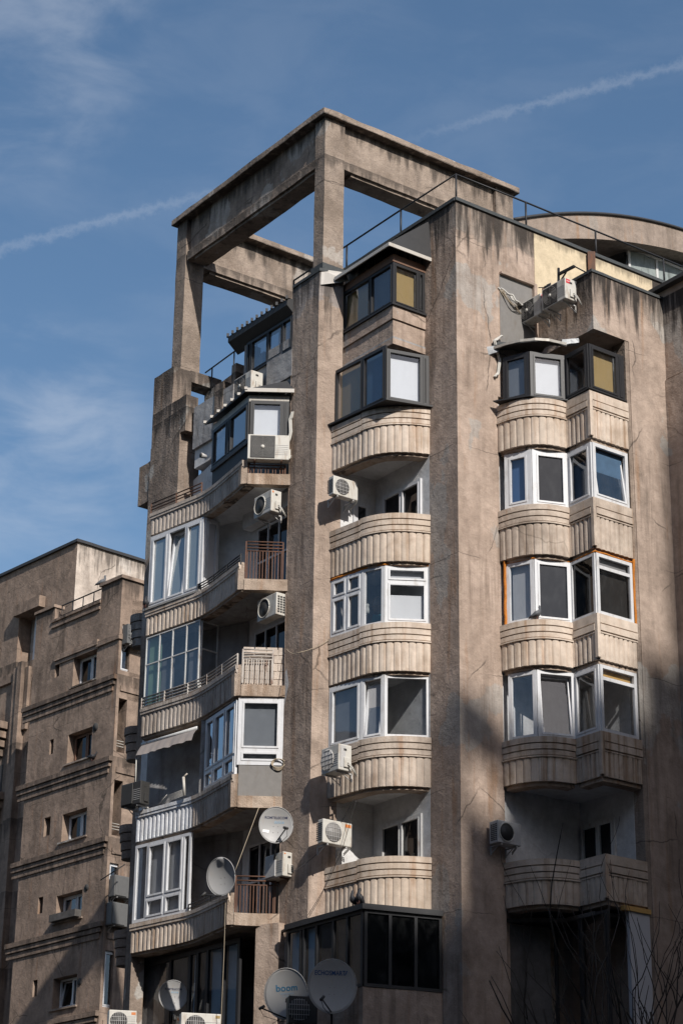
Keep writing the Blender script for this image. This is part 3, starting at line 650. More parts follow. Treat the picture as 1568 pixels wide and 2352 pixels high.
# curved roof pavilion on the roof behind
pv = C - RN * 6.0
def arc_roof(u0, u1, zbase, rise, n=24):
    return [(u0 + (u1 - u0) * i / n, zbase + rise * (1 - (2 * i / n - 1) ** 2)) for i in range(n + 1)]
def quadfit(px):
    P_ = [H(3, x, y, pv, RA) for x, y in px]; us = [(v2(p) - pv).dot(RV) for p in P_]; zs = [p.z for p in P_]
    def q(u):
        return sum(zs[i] * math.prod((u - us[j]) / (us[i] - us[j]) for j in range(3) if j != i) for i in range(3))
    return q, us
qt_, ut = quadfit([(320, 152), (860, 105), (1560, 224)]); qb_, ub_ = quadfit([(640, 285), (1100, 300), (1560, 384)])
ua = ut[0]; u1_ = ut[2] + 3.0
top = [(ua + (u1_ - ua) * i / 28, qt_(ua + (u1_ - ua) * i / 28)) for i in range(29)]
zl = qb_(ub_[1])
a = MB(); vs_ = []; fs_ = []
for (u, z) in top:
    zb_ = min(z - .15, max(29.0, qb_(max(u, ub_[0] - 1.5))))
    for off, zz in ((0, z), (0, zb_), (-.5, zb_), (-5, z)):
        p = pv + RV * u + RN * off; vs_.append((p.x, p.y, zz))
for i in range(len(top) - 1):
    for k_ in range(4): fs_.append([4 * i + k_, 4 * i + 4 + k_, 4 * i + 4 + (k_ + 1) % 4, 4 * i + (k_ + 1) % 4])
fs_ += [[0, 1, 2, 3], [len(vs_) - 4, len(vs_) - 3, len(vs_) - 2, len(vs_) - 1]]
a.add(vs_, fs_); part(a, 'pavilion_roof', 'render_right')
a = MB(); pts = [pv + RV * u + RN * .03 for u, z in top]
a.tube([(p.x, p.y, z + .03) for p, (u, z) in zip(pts, top)], .05, 6); part(a, 'pavilion_edge', 'sheet_dark')
g0 = v2(H(3, 1160, 450, pv - RN * .6, RA)); g1 = g0 + RV * 5.5
zg = H(3, 1160, 360, pv - RN * .6, RA).z
window(main, g0, g1, 29.1, zg + .1, cols=(.22, .44, .66, .84), transom=.5, fm='frame_steel', gm_='glazing_old', fw=.09, sash=0, name='pavilion_window')
a = MB(); a.prism([g0 - RN * .15, g1 - RN * .15, g1 - RN * 3, g0 - RN * 3], 29.1, zg + .1); part(a, 'pavilion_wall', 'room_dark')
a = MB(); dA = v2(H(3, 880, 375, pv - RN * .6, RA)); a.add([v3(dA, 29.0), v3(g0, 29.0), v3(g0, zl + .1), v3(dA - RN * 2, 29.0), v3(g0 - RN * 2, 29.0), v3(g0 - RN * 2, zl + .1)], [[0, 1, 2], [3, 4, 5], [0, 1, 4, 3], [0, 2, 5, 3], [1, 2, 5, 4]]); part(a, 'pavilion_gable', 'sheet_dark')

# ------------------------------------------------------------------ open rooftop frame
FR = 32.70
def frame_beam(name, A, B, side, z0=31.62, ledge=True, t=.62):
    a = MB(); a.beam(A, B, -t, -.10, z0, FR); part(a, name, 'concrete_frame', rough=.018, cell=.4)
    a = MB(); a.beam(A, B, -t - .02, 0.0, z0 - .26, z0 - .001); a.beam(A + (B - A).normalized() * .3, B, -t + .04, -.07, z0 - .34, z0 - .261); part(a, 'beam_ledge', 'concrete_frame', rough=.018, cell=.35)
RE = PF + RV * 6.33; BE = Dp + RV * 6.33
frame_beam('frame_beam', Dp - LV * .1, PF + LV * .42, 0); frame_beam('frame_beam', PF + RV * .6, RE, 0); frame_beam('frame_beam', Dp + RV * .55, BE, 0)
a = MB(); 
o1 = [PF + RN * .15 + LN * .15, RE + RN * .15 + RV * .12, BE + LV * .6 + RV * .12, Dp + LV * .58 + LN * .15]
i1 = [PF - RN * .65 - LN * .65, RE - RN * .65 - RV * .6, BE - RV * .6 + RN * .18, Dp - LN * .65 + RN * .18]
vs_ = []; fs_ = []
for z in (FR, FR + .17):
    vs_ += [v3(p, z) for p in o1] + [v3(p, z) for p in i1]
for i in range(4):
    j = (i + 1) % 4
    fs_ += [[i, j, 4 + j, 4 + i], [8 + i, 8 + j, 12 + j, 12 + i], [i, j, 8 + j, 8 + i], [4 + i, 4 + j, 12 + j, 12 + i]]
a.add(vs_, fs_); part(a, 'frame_coping', 'concrete_frame', rough=.03, cell=.3)
def post(c, z0, z1, wl=.42, wr=.62): 
    a = MB(); a.prism([c + LV * wl, c, c + RV * wr, c + RV * wr + LV * wl], z0, z1); return part(a, 'frame_post', 'concrete_frame', rough=.014, cell=.4)
post(PF + RN * .02, 28.2, FR, .42, .62); post(Dp + RN * .02, 28.0, FR, .48, .60); post(RE - RV * .62 + RN * .02, 29.1, FR, .6, .60)
a = MB(); a.prism([PF + LV * .46 + LN * .03, PF + RN * .05 + LN * .03, PF + RV * .66 + RN * .05, PF + RV * .66 + LV * .46], 28.2, 28.42); part(a, 'post_flashing', 'bitumen', rough=.008, cell=.2)

# ------------------------------------------------------------------ left stack
lcurve = [Qc, Qc.lerp(Bd, .30), Qc.lerp(Bd, .60)] + bez(Qc.lerp(Bd, .66), Bd, Bd.lerp(Lf, .22), 8) + [Lf]
seg1 = [p for p in (bez(Qc.lerp(Bd, .66), Bd, Bd.lerp(Lf, .22), 8))]
LP = [p for p in lcurve][::-1]                        # left to right as seen from the street
for k in range(5):
    cap = CAPL[k]; zf = ZF[k]
    a = MB(); a.prism(offset_path(LP, -.05) + [Rt + Vector((0, .05)), P3 + RV * .1 + LV * .5, Pin + LV * .4 + RV * .1, Lin + RV * .3, Vector((-3.3, 52.5)), Vector((-4.8, 53.4))], zf - .02, zf + .24)
    bal = part(a, 'balcony', 'plaster_white' if k in (0,) else ('plaster_grey' if k in (1, 3) else 'slab_edge'))
    m_ = MB(); back = offset_path(LP, -.12)
    m_.ring(offset_path(LP, .05), back, cap - .09, cap); m_.ring(offset_path(LP, .035), back, cap - .16, cap - .09); m_.ring(offset_path(LP, .01), back, cap - .20, cap - .16)
    fluted(m_, LP, zf + .0, cap - .20, .15, .034, -.02)
    d_ = (Qc - lcurve[1]).normalized()
    mt_ = ['panel_grey', 'panel_concrete', 'panel_grey', 'paint_white_panel', 'panel_concrete'][k]
    if k == 3:    # only the left half of this parapet is painted white
        m_ = MB(); i_ = LP.index(Bd.lerp(Lf, .22)) if Bd.lerp(Lf, .22) in LP else 1
        for pth, mm in ((LP[:5], 'paint_white_panel'), (LP[4:], 'panel_grey')):
            mb = MB(); back = offset_path(pth, -.12)
            mb.ring(offset_path(pth, .05), back, cap - .09, cap); mb.ring(offset_path(pth, .035), back, cap - .16, cap - .09); mb.ring(offset_path(pth, .01), back, cap - .20, cap - .16)
            fluted(mb, pth, zf + .0, cap - .20, .15, .034, -.02); part(mb, 'parapet', mm, bal)
    else: part(m_, 'parapet', mt_, bal)
    a = MB(); a.prism([Qc + Vector((-.06, .02)), Qc + Vector((.09, -.02)), Qc + Vector((.07, .16)), Qc + Vector((-.13, .16))], zf - .02, cap + .015); a.ring(offset_path(LP, -.05), offset_path(LP, -.3), zf - .06, zf - .002)
    a.beam(Qc + Vector((.1, 0)), Rt, -.2, .02, zf - .03, zf + .25); part(a, 'slab_rim', 'slab_edge', bal, rough=.014, cell=.22)
def rail(pts, zs, zpost=None, nposts=None, r=.018, mt_='rail_rust', pick=None, upr=0, z0=None):
    a = MB()
    for z in zs: a.tube([(p.x, p.y, z) for p in pts], r, 5)
    L = sum((pts[i + 1] - pts[i]).length for i in range(len(pts) - 1)); n = max(1, int(L / .8))
    def at(s):
        for i in range(len(pts) - 1):
            l = (pts[i + 1] - pts[i]).length
            if s <= l + 1e-6: return pts[i].lerp(pts[i + 1], min(1, s / l))
            s -= l
        return pts[-1]
    for i in range(n + 1): p = at(L * i / n); a.bar((p.x, p.y, z0 or zs[0] - .12), (p.x, p.y, zs[-1]), .035)
    for i in range(upr):
        p = at(L * (i + .5) / upr)
        for dx in (-.035, .035): a.bar((p.x + dx, p.y, z0), (p.x + dx, p.y, zs[0]), .022)
    return part(a, 'railing', mt_)
retL = Qc + Vector((.12, .03)); retR = Rt + Vector((-.12, .03))
rail(LP[:4], [CAPL[0] + .12, CAPL[0] + .20, CAPL[0] + .30])
rail(LP[3:], [CAPL[1] + .08, CAPL[1] + .15, CAPL[1] + .22], mt_='metal_black')
rail([retL, retR], [ZF[1] + .98, ZF[1] + 1.06, ZF[1] + 1.14, ZF[1] + 1.22], upr=6, z0=ZF[1] + .27)
rail(LP, [CAPL[2] + .05, CAPL[2] + .13, CAPL[2] + .21, CAPL[2] + .29], mt_='rail_pale')
rail([retL, retR + Vector((-.18, 0))], [ZF[2] + .90, ZF[2] + .98, ZF[2] + 1.06, ZF[2] + 1.14], upr=6, z0=ZF[2] + .3, mt_='rail_pale')
a = MB(); rows = 5
for j in range(rows):
    s0 = -.10 if j % 2 else 0
    x = 0
    while x < .98:
        w0 = max(0, x + s0); w1 = min(1.0, x + s0 + .27)
        if w1 > w0 + .03: a.beam(retL.lerp(retR + Vector((.1, 0)), w0 + .006), retL.lerp(retR + Vector((.1, 0)), w1 - .006), -.22 + random.uniform(-.006, .006), -.12, ZF[2] + .25 + j * .2, ZF[2] + .25 + j * .2 + .19)
        x += .28
a.beam(retL, retR + Vector((.1, 0)), -.23, -.14, ZF[2] + .25, ZF[2] + 1.2); part(a, 'block_wall', 'brick_pale', bevel=.008)
rail([retL, retR], [ZF[4] + .9, ZF[4] + 1.0, ZF[4] + 1.1], upr=6, z0=ZF[4] + .27); 
rail(LP[4:], [CAPL[4] + .08, CAPL[4] + .17], mt_='metal_black')
a = MB(); a.beam(retL + Vector((-.02, 0)), retR + Vector((.1, 0)), -.08, .0, ZF[3] + .26, ZF[3] + .98); part(a, 'side_panel', 'board_grey', rough=.008, cell=.2)
rail([retL, retR], [ZF[0] + .42, ZF[0] + .50], upr=5, z0=ZF[0] + .27)
# windows of the left stack (left to right)
B1 = Bd.lerp(Lf, .13); Lw = Lf.lerp(Bd, .02)
d1 = (Bd - Lf).normalized(); o1_ = Vector((d1.y, -d1.x))
seg1A = Lf + d1 * .05 - o1_ * .02; seg1B = Bd + Vector((-.08, .10)) - o1_ * .02
window(main, seg1A, seg1B, CAPL[1] + .06, ZF[0] - .06, cols=(.345, .68), fm='pvc_white', gm_='glass_sky_film', fw=.09, tilt=(1,), sash=.05)
a = MB(); a.beam(seg1A + (-d1) * .12, seg1B, -.1, .10, CAPL[1] + .005, CAPL[1] + .06); part(a, 'sill', 'sheet_metal')
window(main, seg1B + Vector((.02, .02)), seg1B + Vector((.34, .32)), CAPL[1] + .06, ZF[0] - .08, cols=(), fm='pvc_white', gm_='board_pale', fw=.06)
window(main, seg1A, seg1B, CAPL[2] - .05, ZF[1] - .06, cols=(.255, .5, .755), fm='frame_steel', gm_='glass_tint', fw=.028, sash=0, transom=.62, blinds={0: ('blind_green', 0, 1), (3, 0): 'curtain_grey', (1, 0): 'room_mid'}, depth=.04)
window(main, seg1B + Vector((.03, .02)), seg1B + Vector((.42, .38)), CAPL[2] - .05, ZF[1] - .08, cols=(), fm='frame_steel', gm_='glass_dark', fw=.028, sash=0, transom=.62, depth=.04)
window(main, seg1A, seg1B - d1 * .0, CAPL[4] + .02, ZF[3] - .10, cols=(.23, .56, .87), fm='pvc_white', gm_='glass_clear', fw=.075, transom={1: .28, 2: .28}, blinds={1: ('curtain_grey', 0, 1), 2: ('curtain_grey', 0, 1)}, nosash=(0, 3))
# seg2 + return enclosure of the fourth balcony
s2a = Bd.lerp(Qc, .16) - Vector((-.05, -.12)); s2b = Qc + Vector((.03, .10))
window(main, s2a, s2b, CAPL[3] + .03, ZF[2] - .10, cols=(.30, .66), fm='pvc_white', gm_='glass_blue', fw=.07, transom=.27, blinds={0: ('curtain_grey', 0, .6)})
window(main, s2b + Vector((.02, -.02)), retR + Vector((.10, .03)), ZF[3] + 1.0, ZF[2] - .04, cols=(), fm='pvc_white', gm_='glass_tint', fw=.10, transom=.22, blinds={(0, 1): ('curtain_grey', 0, 1), (0, 0): ('curtain_grey', 0, 1)})
a = MB(); pq = Bd.lerp(Qc, .06) + Vector((.0, .06)); a.prism([pq, pq + Vector((.14, -.10)), pq + Vector((.22, .05)), pq + Vector((.08, .14))], CAPL[3], ZF[2]); part(a, 'corner_post', 'plaster_grey')
# top enclosure with lean-to roof
t2a = Bd.lerp(Qc, .10) + Vector((.0, .06)); t2b = Qc + Vector((.09, .05)); t2c = Vector((-1.33, 49.33))
window(main, t2a, t2b, 23.88, 24.95, cols=(.42, .50), fm='frame_dark', gm_='glass_blue', fw=.07, sash=.03, blinds={2: 'sheet_dark', 1: 'sheet_dark'})
window(main, t2b + Vector((.03, -.01)), t2c, 23.88, 24.97, cols=(.84,), fm='frame_dark', gm_='glass_clear', fw=.055, sash=.04, blinds={0: ('blind_white', 0, 1), 1: 'board_pale'})
a = MB(); a.ring(offset_path([t2a, t2b, t2c], .05), offset_path([t2a, t2b, t2c], -.12), 23.80, 23.88); a.ring(offset_path([t2a, t2b, t2c], .0), offset_path([t2a, t2b, t2c], -.12), CAPL[0], 23.80); part(a, 'sill', 'sheet_dark')
a = MB(); a.ring(offset_path([t2a, t2b, t2c], .02), offset_path([t2a, t2b, t2c], -.12), 24.95, 25.12); part(a, 'window_head', 'sheet_metal')
ea = [t2a + (t2a - t2b).normalized() * .2, t2b, t2c + Vector((.12, 0))]; eo = offset_path(ea, .16)
a = MB(); zt_ = 25.75
bk_ = [t2a + RV * .95 + LV * .2, P3 + LV * .75 + RV * .0, P3 + LV * .2]
vs_ = [v3(p, 25.16) for p in eo] + [v3(p, 25.22) for p in eo] + [v3(bk_[0], zt_), v3(bk_[1], zt_), v3(bk_[2], zt_ - .12)]
a.add(vs_, [[0, 1, 4, 3], [1, 2, 5, 4], [0, 1, 7, 6], [1, 2, 8, 7], [3, 4, 7, 6], [4, 5, 8, 7], [2, 5, 8], [0, 3, 6]]); part(a, 'lean_to_roof', 'sheet_dark')
a = MB(); a.beam(eo[1] + Vector((-.02, 0)), eo[2], -.02, .02, 25.15, 25.25)
for i in range(7):
    p = eo[0].lerp(eo[1], i / 6.0); a.box(p.x - .04, p.x + .04, p.y - .04, p.y + .04, 25.20, 25.27)
part(a, 'gutter', 'flashing')
# inner doors of the open balconies of the left stack
for k in (1, 2, 4):
    pa_ = Lin.lerp(Pin, .14) + LN * .02; pb_ = Lin.lerp(Pin, .95) + LN * .02
    window(main, pa_, pb_, ZF[k] + .25, ZF[k - 1] - .45, cols=(.25, .5, .75), fm='pvc_white', gm_='glass_black', name='balcony_door', fw=.05, sash=.0, transom=.55)
for k in (1, 3):
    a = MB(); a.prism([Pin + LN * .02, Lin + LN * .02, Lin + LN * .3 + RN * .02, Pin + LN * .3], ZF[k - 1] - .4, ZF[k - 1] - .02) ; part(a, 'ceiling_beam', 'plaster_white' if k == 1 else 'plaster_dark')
# dark shelter of the second and lower open balconies
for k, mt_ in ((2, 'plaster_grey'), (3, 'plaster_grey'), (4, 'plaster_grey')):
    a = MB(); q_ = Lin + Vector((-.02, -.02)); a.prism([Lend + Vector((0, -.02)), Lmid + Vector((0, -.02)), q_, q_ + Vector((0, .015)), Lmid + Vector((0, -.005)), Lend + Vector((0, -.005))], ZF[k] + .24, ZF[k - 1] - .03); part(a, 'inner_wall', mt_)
# below the last balcony: dark shop front level with bluish panes
zq = ZF[4] - .05
la, lb = Lf + Vector((.3, .55)), Qc + Vector((.25, .75))
window(main, la, lb, zq - 3.2, zq - .1, cols=(.30, .50, .58, .68, .84), fm='frame_dark', gm_='glass_low', fw=.10, sash=0, blinds={0: 'room_dark', 3: 'room_dark', 2: 'pane_sky_fill', 1: 'sheet_dark', 4: 'pane_sky_fill', 5: 'pane_sky_fill'})
a = MB(); pc = v2(H(7, 930, 640, Rt, 87)); a.prism([pc, pc + Vector((.50, -.42)), P2 + Vector((.02, -.12)), P3 + RV * .1, pc + LV * .5], 0, zq + .02) if False else a.prism([Vector((-1.80, 49.33)), Vector((-1.28, 49.02)), Vector((-.92, 49.30)), Vector((-1.30, 49.75))], 0, zq + .05); part(a, 'base_pillar', 'render_pier', rough=.012, cell=.4)
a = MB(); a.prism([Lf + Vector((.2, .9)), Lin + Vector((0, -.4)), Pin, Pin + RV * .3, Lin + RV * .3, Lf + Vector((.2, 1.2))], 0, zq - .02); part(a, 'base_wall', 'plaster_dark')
a = MB(); a.prism([Lf + Vector((.05, .05)), Lf + Vector((.35, .22)), Lf + Vector((.25, .6)), Lf + Vector((-.15, .6))], 0, zq); part(a, 'base_pillar', 'concrete_old', rough=.012, cell=.4)

# left end pillar, terrace walls, attic
a = MB(); Dk = v2(H(4, 490, 870, D_, LA)); Dr = v2(H(4, 590, 885, Dk, RA))
a.prism([D2, D_, D_ + RV * .58, D_ + RV * .58 + LV * .9, D2 + RV * .3 + LV * .2], 24.6, 28.03); part(a, 'end_pillar', 'concrete_old', rough=.018, cell=.35)
a = MB(); a.prism([D_ + LV * .02 + LN * .01, Dk + LN * .01, Dr, Dr + LV * .9, D_ + RV * .3], 25.85, 26.9); part(a, 'pillar_block', 'concrete_old', rough=.02, cell=.3)
a = MB(); a.prism([D2 + LN * .015, D_ + LN * .015, Dk + LV * .25 + LN * .015, Dk + LV * .25 + RV * .62, D_ + RV * .8 + LV * .3], 22.0, 25.9); part(a, 'end_pillar', 'concrete_old', rough=.016, cell=.35)
a = MB(); a.prism([D2 + LN * .01, D_ + LN * .01 - LV * .1, D_ - LV * .1 + RV * .5, D2 + RV * .5], 0, 22.1); part(a, 'end_pillar', 'concrete_old', rough=.016, cell=.4)
a = MB(); a.prism([D_ + RV * .55, D_ + RV * 1.55, D_ + RV * 1.55 + LV * .5, D_ + RV * .55 + LV * .5], 27.72, 28.06); part(a, 'terrace_beam', 'concrete_old', rough=.015, cell=.3)
eb = v2(H(4, 100, 1330, D2 + LV * .8, LA)); ec = v2(H(4, 185, 1300, D2 + LV * .8, LA)); zt1 = H(4, 185, 1300, D2 + LV * .8, LA).z; zb1 = H(4, 100, 1670, D2 + LV * .8, LA).z
a = MB(); a.prism([eb, ec + (ec - eb) * .4, ec + (ec - eb) * .4 + RV * 1, eb + RV * 1], zb1, zt1); part(a, 'side_box', 'concrete_old', rough=.02, cell=.3)
for k, zz in enumerate((21.3, 18.2, 15.6, 12.9)):   # end of the balconies round the corner
    a = MB(); c_ = D2 + LV * .8 + Vector((.42, 0))
    for j, rr in enumerate((.34, .31, .28, .25)):
        a.prism([c_ + Vector((math.cos(t) * rr, math.sin(t) * rr)) for t in [i * math.pi / 8 for i in range(16)]], zz - .22 * j - .2, zz - .22 * j)
    part(a, 'corner_balcony', 'concrete_old')
# terrace parapet and attic
ta, tb_ = Vector((-3.95, 53.0)), Vector((-2.85, 51.49))
a = MB(); a.beam(ta, tb_, -.3, .0, 25.28, 26.5); part(a, 'terrace_wall', 'plaster_grey', rough=.012, cell=.3)
a = MB(); a.beam(ta, tb_, -.35, -.08, 24.75, 25.28); part(a, 'terrace_beam', 'plaster_white')
a = MB(); p_ = Vector((-3.12, 51.86)) + LN * .02; a.prism([p_, p_ - LV * .0 + RV * .5, p_ + RV * .5 + LV * .4, p_ + LV * .4], 25.2, 26.75); q_ = p_ - LV * .4 + RV * .12; a.prism([q_ + LV * .2, q_, q_ + RV * .4, q_ + RV * .4 + LV * .2], 26.2, 27.15); part(a, 'terrace_pillar', 'concrete_old', rough=.015, cell=.25)
a = MB(); wA = D_ + RV * 1.2 + LV * .3; wB = Vector((-2.1, 51.9)); a.beam(wA, wB, -.3, 0, 24.6, 27.65); part(a, 'terrace_wall', 'concrete_old', rough=.012, cell=.4)
a = MB(); 
for t in (.12, .5, .88): p = wA.lerp(wB, t); a.tube([(p.x, p.y, 27.6), (p.x, p.y, 28.3)], .02, 6)
a.tube([(wA.x, wA.y, 28.3), (wB.x, wB.y, 28.3)], .022, 6); part(a, 'roof_railing', 'metal_black')
hA = Vector((-2.60, 51.13)); hB = P3 + LN * -.02
hA2 = v2(H(4, 1000, 560, P3, LA))
window(main, hA2, hB, 26.45, 27.4, cols=(.10, .47, .78), fm='frame_dark', gm_='glass_blue', fw=.06, sash=.02)
a = MB(); a.beam(hA2, hB, -.4, -.02, 25.3, 26.45); a.beam(hA2 + LV * .15, hA2, -.4, 0.0, 25.3, 27.4); part(a, 'attic_wall', 'plaster_grey')
a = MB(); a.beam(hA2 - LV * .95, hB, -.05, .03, 25.7, 26.78); part(a, 'board_panel', 'plaster_grey', rough=.01, cell=.25)
a = MB(); ha = hA2 + LV * .62
a.add([v3(ha + LN * .22, 27.62), v3(hB + LN * .22, 27.62), v3(hB + LN * .22, 27.78), v3(ha + LN * .22, 27.78), v3(ha - LN * .1, 27.35), v3(hB - LN * .1, 27.35), v3(ha - LN * 1.3, 28.35), v3(hB - LN * 1.3, 28.35)], [[0, 1, 2, 3], [0, 1, 5, 4], [3, 2, 7, 6], [4, 5, 7, 6], [0, 3, 6, 4], [1, 2, 7, 5]]); part(a, 'attic_roof', 'sheet_dark')
a = MB()
for i in range(13): p = (ha + LN * .23).lerp(hB + LN * .23, i / 12); a.box(p.x - .03, p.x + .03, p.y - .05, p.y + .05, 27.77, 27.86)
part(a, 'roof_tiles', 'roof_tile_dark')

# ------------------------------------------------------------------ dark glazed box under the middle stack
zk = ZF[4] - .12
kp = P2 + LN * .20; k0 = v2(H(10, 705, 1100, kp, LA)); kl = v2(H(10, 65, 1290, kp, LA)); kr = v2(H(10, 1360, 1100, C, LA)) + LN * .02
for (A_, B_, n_c, g_, bl_) in ((kl, k0, (.19, .23, .40, .62, .8), 'glass_low', {0: 'pane_sky_fill', 2: 'pane_sky_fill', 1: 'room_dark', 3: 'room_dark', 4: 'room_dark', 5: 'room_dark'}), (k0, kr, (.33, .66), 'glass_black', {0: 'room_dark', 1: 'room_dark', 2: 'room_dark'})):
    window(main, A_, B_, zk - 1.76, zk - .14, cols=n_c, fm='frame_dark', gm_=g_, fw=.07, sash=0, blinds=bl_)
a = MB(); a.ring(offset_path([kl, k0, kr], .10), offset_path([kl, k0, kr], -.4), zk - .14, zk - .02); a.prism([kl, k0, kr, E_, P1 + RN * .05, P2 + RN * .05 + LN * .03, P3 + LN * .05], zk - .10, zk - .05); part(a, 'box_roof', 'sheet_dark', rough=.006, cell=.3)
a = MB(); a.ring(offset_path([kl, k0, kr], .02), offset_path([kl, k0, kr], -.2), 0, zk - 1.76); part(a, 'base_wall', 'render_pier', rough=.014, cell=.35)
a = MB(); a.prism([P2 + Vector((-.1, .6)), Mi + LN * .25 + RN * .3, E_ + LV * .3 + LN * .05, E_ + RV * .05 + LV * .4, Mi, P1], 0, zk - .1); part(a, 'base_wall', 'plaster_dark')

# ------------------------------------------------------------------ neighbouring building
LZ, RZ = -41.5, 48.5
LZV, RZV = azv(LZ), azv(RZ); LZN = azv(LZ - 90); RZN = azv(RZ + 90)
nb = thing('apartment_building', 'brown streaked lower block with small square windows and stepped ledges, left of the tower', 'building', (-12, 80, 0))
NOFF = (-12, 80, 0); nb['_off'] = NOFF
def npart(mb, name, mt, parent=None, **k): return mb.build(name, mt, parent or nb, NOFF, **k)
nc = Vector((-8.05, 76.02)); nl = nc + LZV * 5.83
def holed_wall(mb, A, d, out, L, z0, z1, holes, depth=.35):
    us = sorted(set([0, L] + [h[0] for h in holes] + [h[1] for h in holes])); zs = sorted(set([z0, z1] + [h[2] for h in holes] + [h[3] for h in holes]))
    def P(u, z, o=0): q = A + d * u + out * o; return (q.x, q.y, z)
    for i in range(len(us) - 1):
        for j in range(len(zs) - 1):
            uc, zc = (us[i] + us[i + 1]) / 2, (zs[j] + zs[j + 1]) / 2
            if any(h[0] < uc < h[1] and h[2] < zc < h[3] for h in holes): continue
            mb.add([P(us[i], zs[j]), P(us[i + 1], zs[j]), P(us[i + 1], zs[j + 1]), P(us[i], zs[j + 1])], [[0, 1, 2, 3]])
    for (u0, u1, a_, b_) in holes:
        mb.add([P(u0, a_), P(u1, a_), P(u1, b_), P(u0, b_), P(u0, a_, -depth), P(u1, a_, -depth), P(u1, b_, -depth), P(u0, b_, -depth)], [[0, 1, 5, 4], [1, 2, 6, 5], [2, 3, 7, 6], [3, 0, 4, 7]])
def nrect(n, x0, y0, x1, y1, A, d, az):
    """pixel rectangle (its lower left and upper right) on a wall -> u0,u1,z0,z1"""
    a_ = H(n, x0, y0, A, az); b_ = H(n, x1, y1, A, az); ua, ub = (v2(a_) - A).dot(d), (v2(b_) - A).dot(d)
    return (min(ua, ub), max(ua, ub), min(a_.z, b_.z), max(a_.z, b_.z))
dL = -LZV                                # from the far left end towards the corner
win_px = [(14, 672, 1555, 905, 1195), (14, 620, 2270, 860, 1915), (15, 520, 815, 742, 512), (15, 470, 1500, 703, 1210), (15, 440, 2235, 657, 1925)]
slot_px = [(14, 508, 1465, 557, 1325), (14, 458, 2180, 502, 2030), (15, 370, 765, 433, 590), (15, 320, 1422, 370, 1270), (15, 275, 2125, 322, 1975)]
holes = [nrect(*p, nl, dL, LZ) for p in win_px]; slots = [nrect(*p, nl, dL, LZ) for p in slot_px]
a = MB(); NU = .30; holed_wall(a, nl + dL * NU, dL, LZN, 5.83 - NU, 0, 29.7, [(h[0] - NU, h[1] - NU, h[2], h[3]) for h in holes + slots], .45)
gapA, gapB = (v2(H(14, 500, 950, nl, LZ)) - nl).dot(dL), (v2(H(14, 942, 700, nl, LZ)) - nl).dot(dL)
def NP(u, o=0): return nl + dL * u + LZN * o
a.prism([NP(NU), NP(gapA + .05), NP(gapA + .05, -.35), NP(NU, -.35)], 29.7, 30.3); npart(a, 'wall', 'neighbour_render'); a = MB(); a.prism([NP(gapB), NP(5.83), nc + RZV * 3, NP(gapB) + RZV * 3], 29.7, 30.32); npart(a, 'parapet', 'neighbour_render'); a = MB()
a.prism([NP(NU, -.001), NP(NU, -6), NP(NU + .2, -6), NP(NU + .2, -.36)], 0, 29.69)
a.prism([NP(NU + .2, -.5), NP(5.83, -.5), NP(5.83, -6), NP(NU + .2, -6)], 0, 29.65)
npart(a, 'wall', 'neighbour_render')
def ncope(*arg): a = MB(); a.beam(*arg); npart(a, 'coping', 'neighbour_render', rough=.012, cell=.4)
ncope(NP(NU - .08), NP(gapA + .1), -.4, .08, 30.3, 30.42); ncope(NP(gapA - .1), NP(gapB), -.4, .06, 29.7, 29.8); ncope(NP(gapA - .05), NP(gapB), -.05, .07, 29.45, 29.55)
ncope(NP(gapB - .1), NP(5.83) + dL * .07, -.1, .07, 27.95, 28.15); ncope(nc + LZN * .07, nc + RZV * 3, -.1, .07, 27.95, 28.15)
a = MB(); a.prism([NP(gapB - .06, .08), NP(5.83 + .08, .08), nc + RZV * 3 + RZN * .08, nc + RZV * 3 - RZN * .4, NP(5.4, -.4), NP(gapB - .06, -.4)], 30.32, 30.45)
npart(a, 'coping', 'neighbour_render', rough=.012, cell=.4)
a = MB(); r0 = NP(gapA + .3, -.15); r1 = NP(gapB, -.15)
for z in (29.95, 30.35): a.tube([(r0.x, r0.y, z), (r1.x, r1.y, z)], .03 if z > 30.2 else .02, 6)
for t in (0, .25, .5, .75, 1): p = r0.lerp(r1, t); a.tube([(p.x, p.y, 29.78), (p.x, p.y, 30.35)], .02, 6)
npart(a, 'railing', 'metal_black')
for zt in (26.6, 23.52, 20.58, 17.58, 14.5, 11.5):       # stepped ledges under the windows
    a = MB()
    for j, (o_, h) in enumerate(((.15, .20), (.10, .18), (.05, .22))):
        z1_ = zt - sum(x for x in (0, .2, .38)[j:j + 1]); a.prism([NP(-.12, -.02), NP(-.12, o_), NP(5.83 - .0 - .1 * j, o_), NP(5.83 - .1 * j, -.02)], z1_ - h + .02, z1_)
    npart(a, 'ledge', 'neighbour_render', bevel=.008)
    if zt == 26.6:
        a = MB(); u0, u1 = holes[0][0] - 1.2, holes[0][1] + .1; 
        a.prism([NP(u0, -.02), NP(u0, .10), NP(u1, .10), NP(u1, -.02)], holes[0][3] + .12, holes[0][3] + .34); a.prism([NP(u0, -.02), NP(u0, .05), NP(u1, .05), NP(u1, -.02)], holes[0][3] - .02, holes[0][3] + .11); npart(a, 'lintel', 'neighbour_render', bevel=.01)
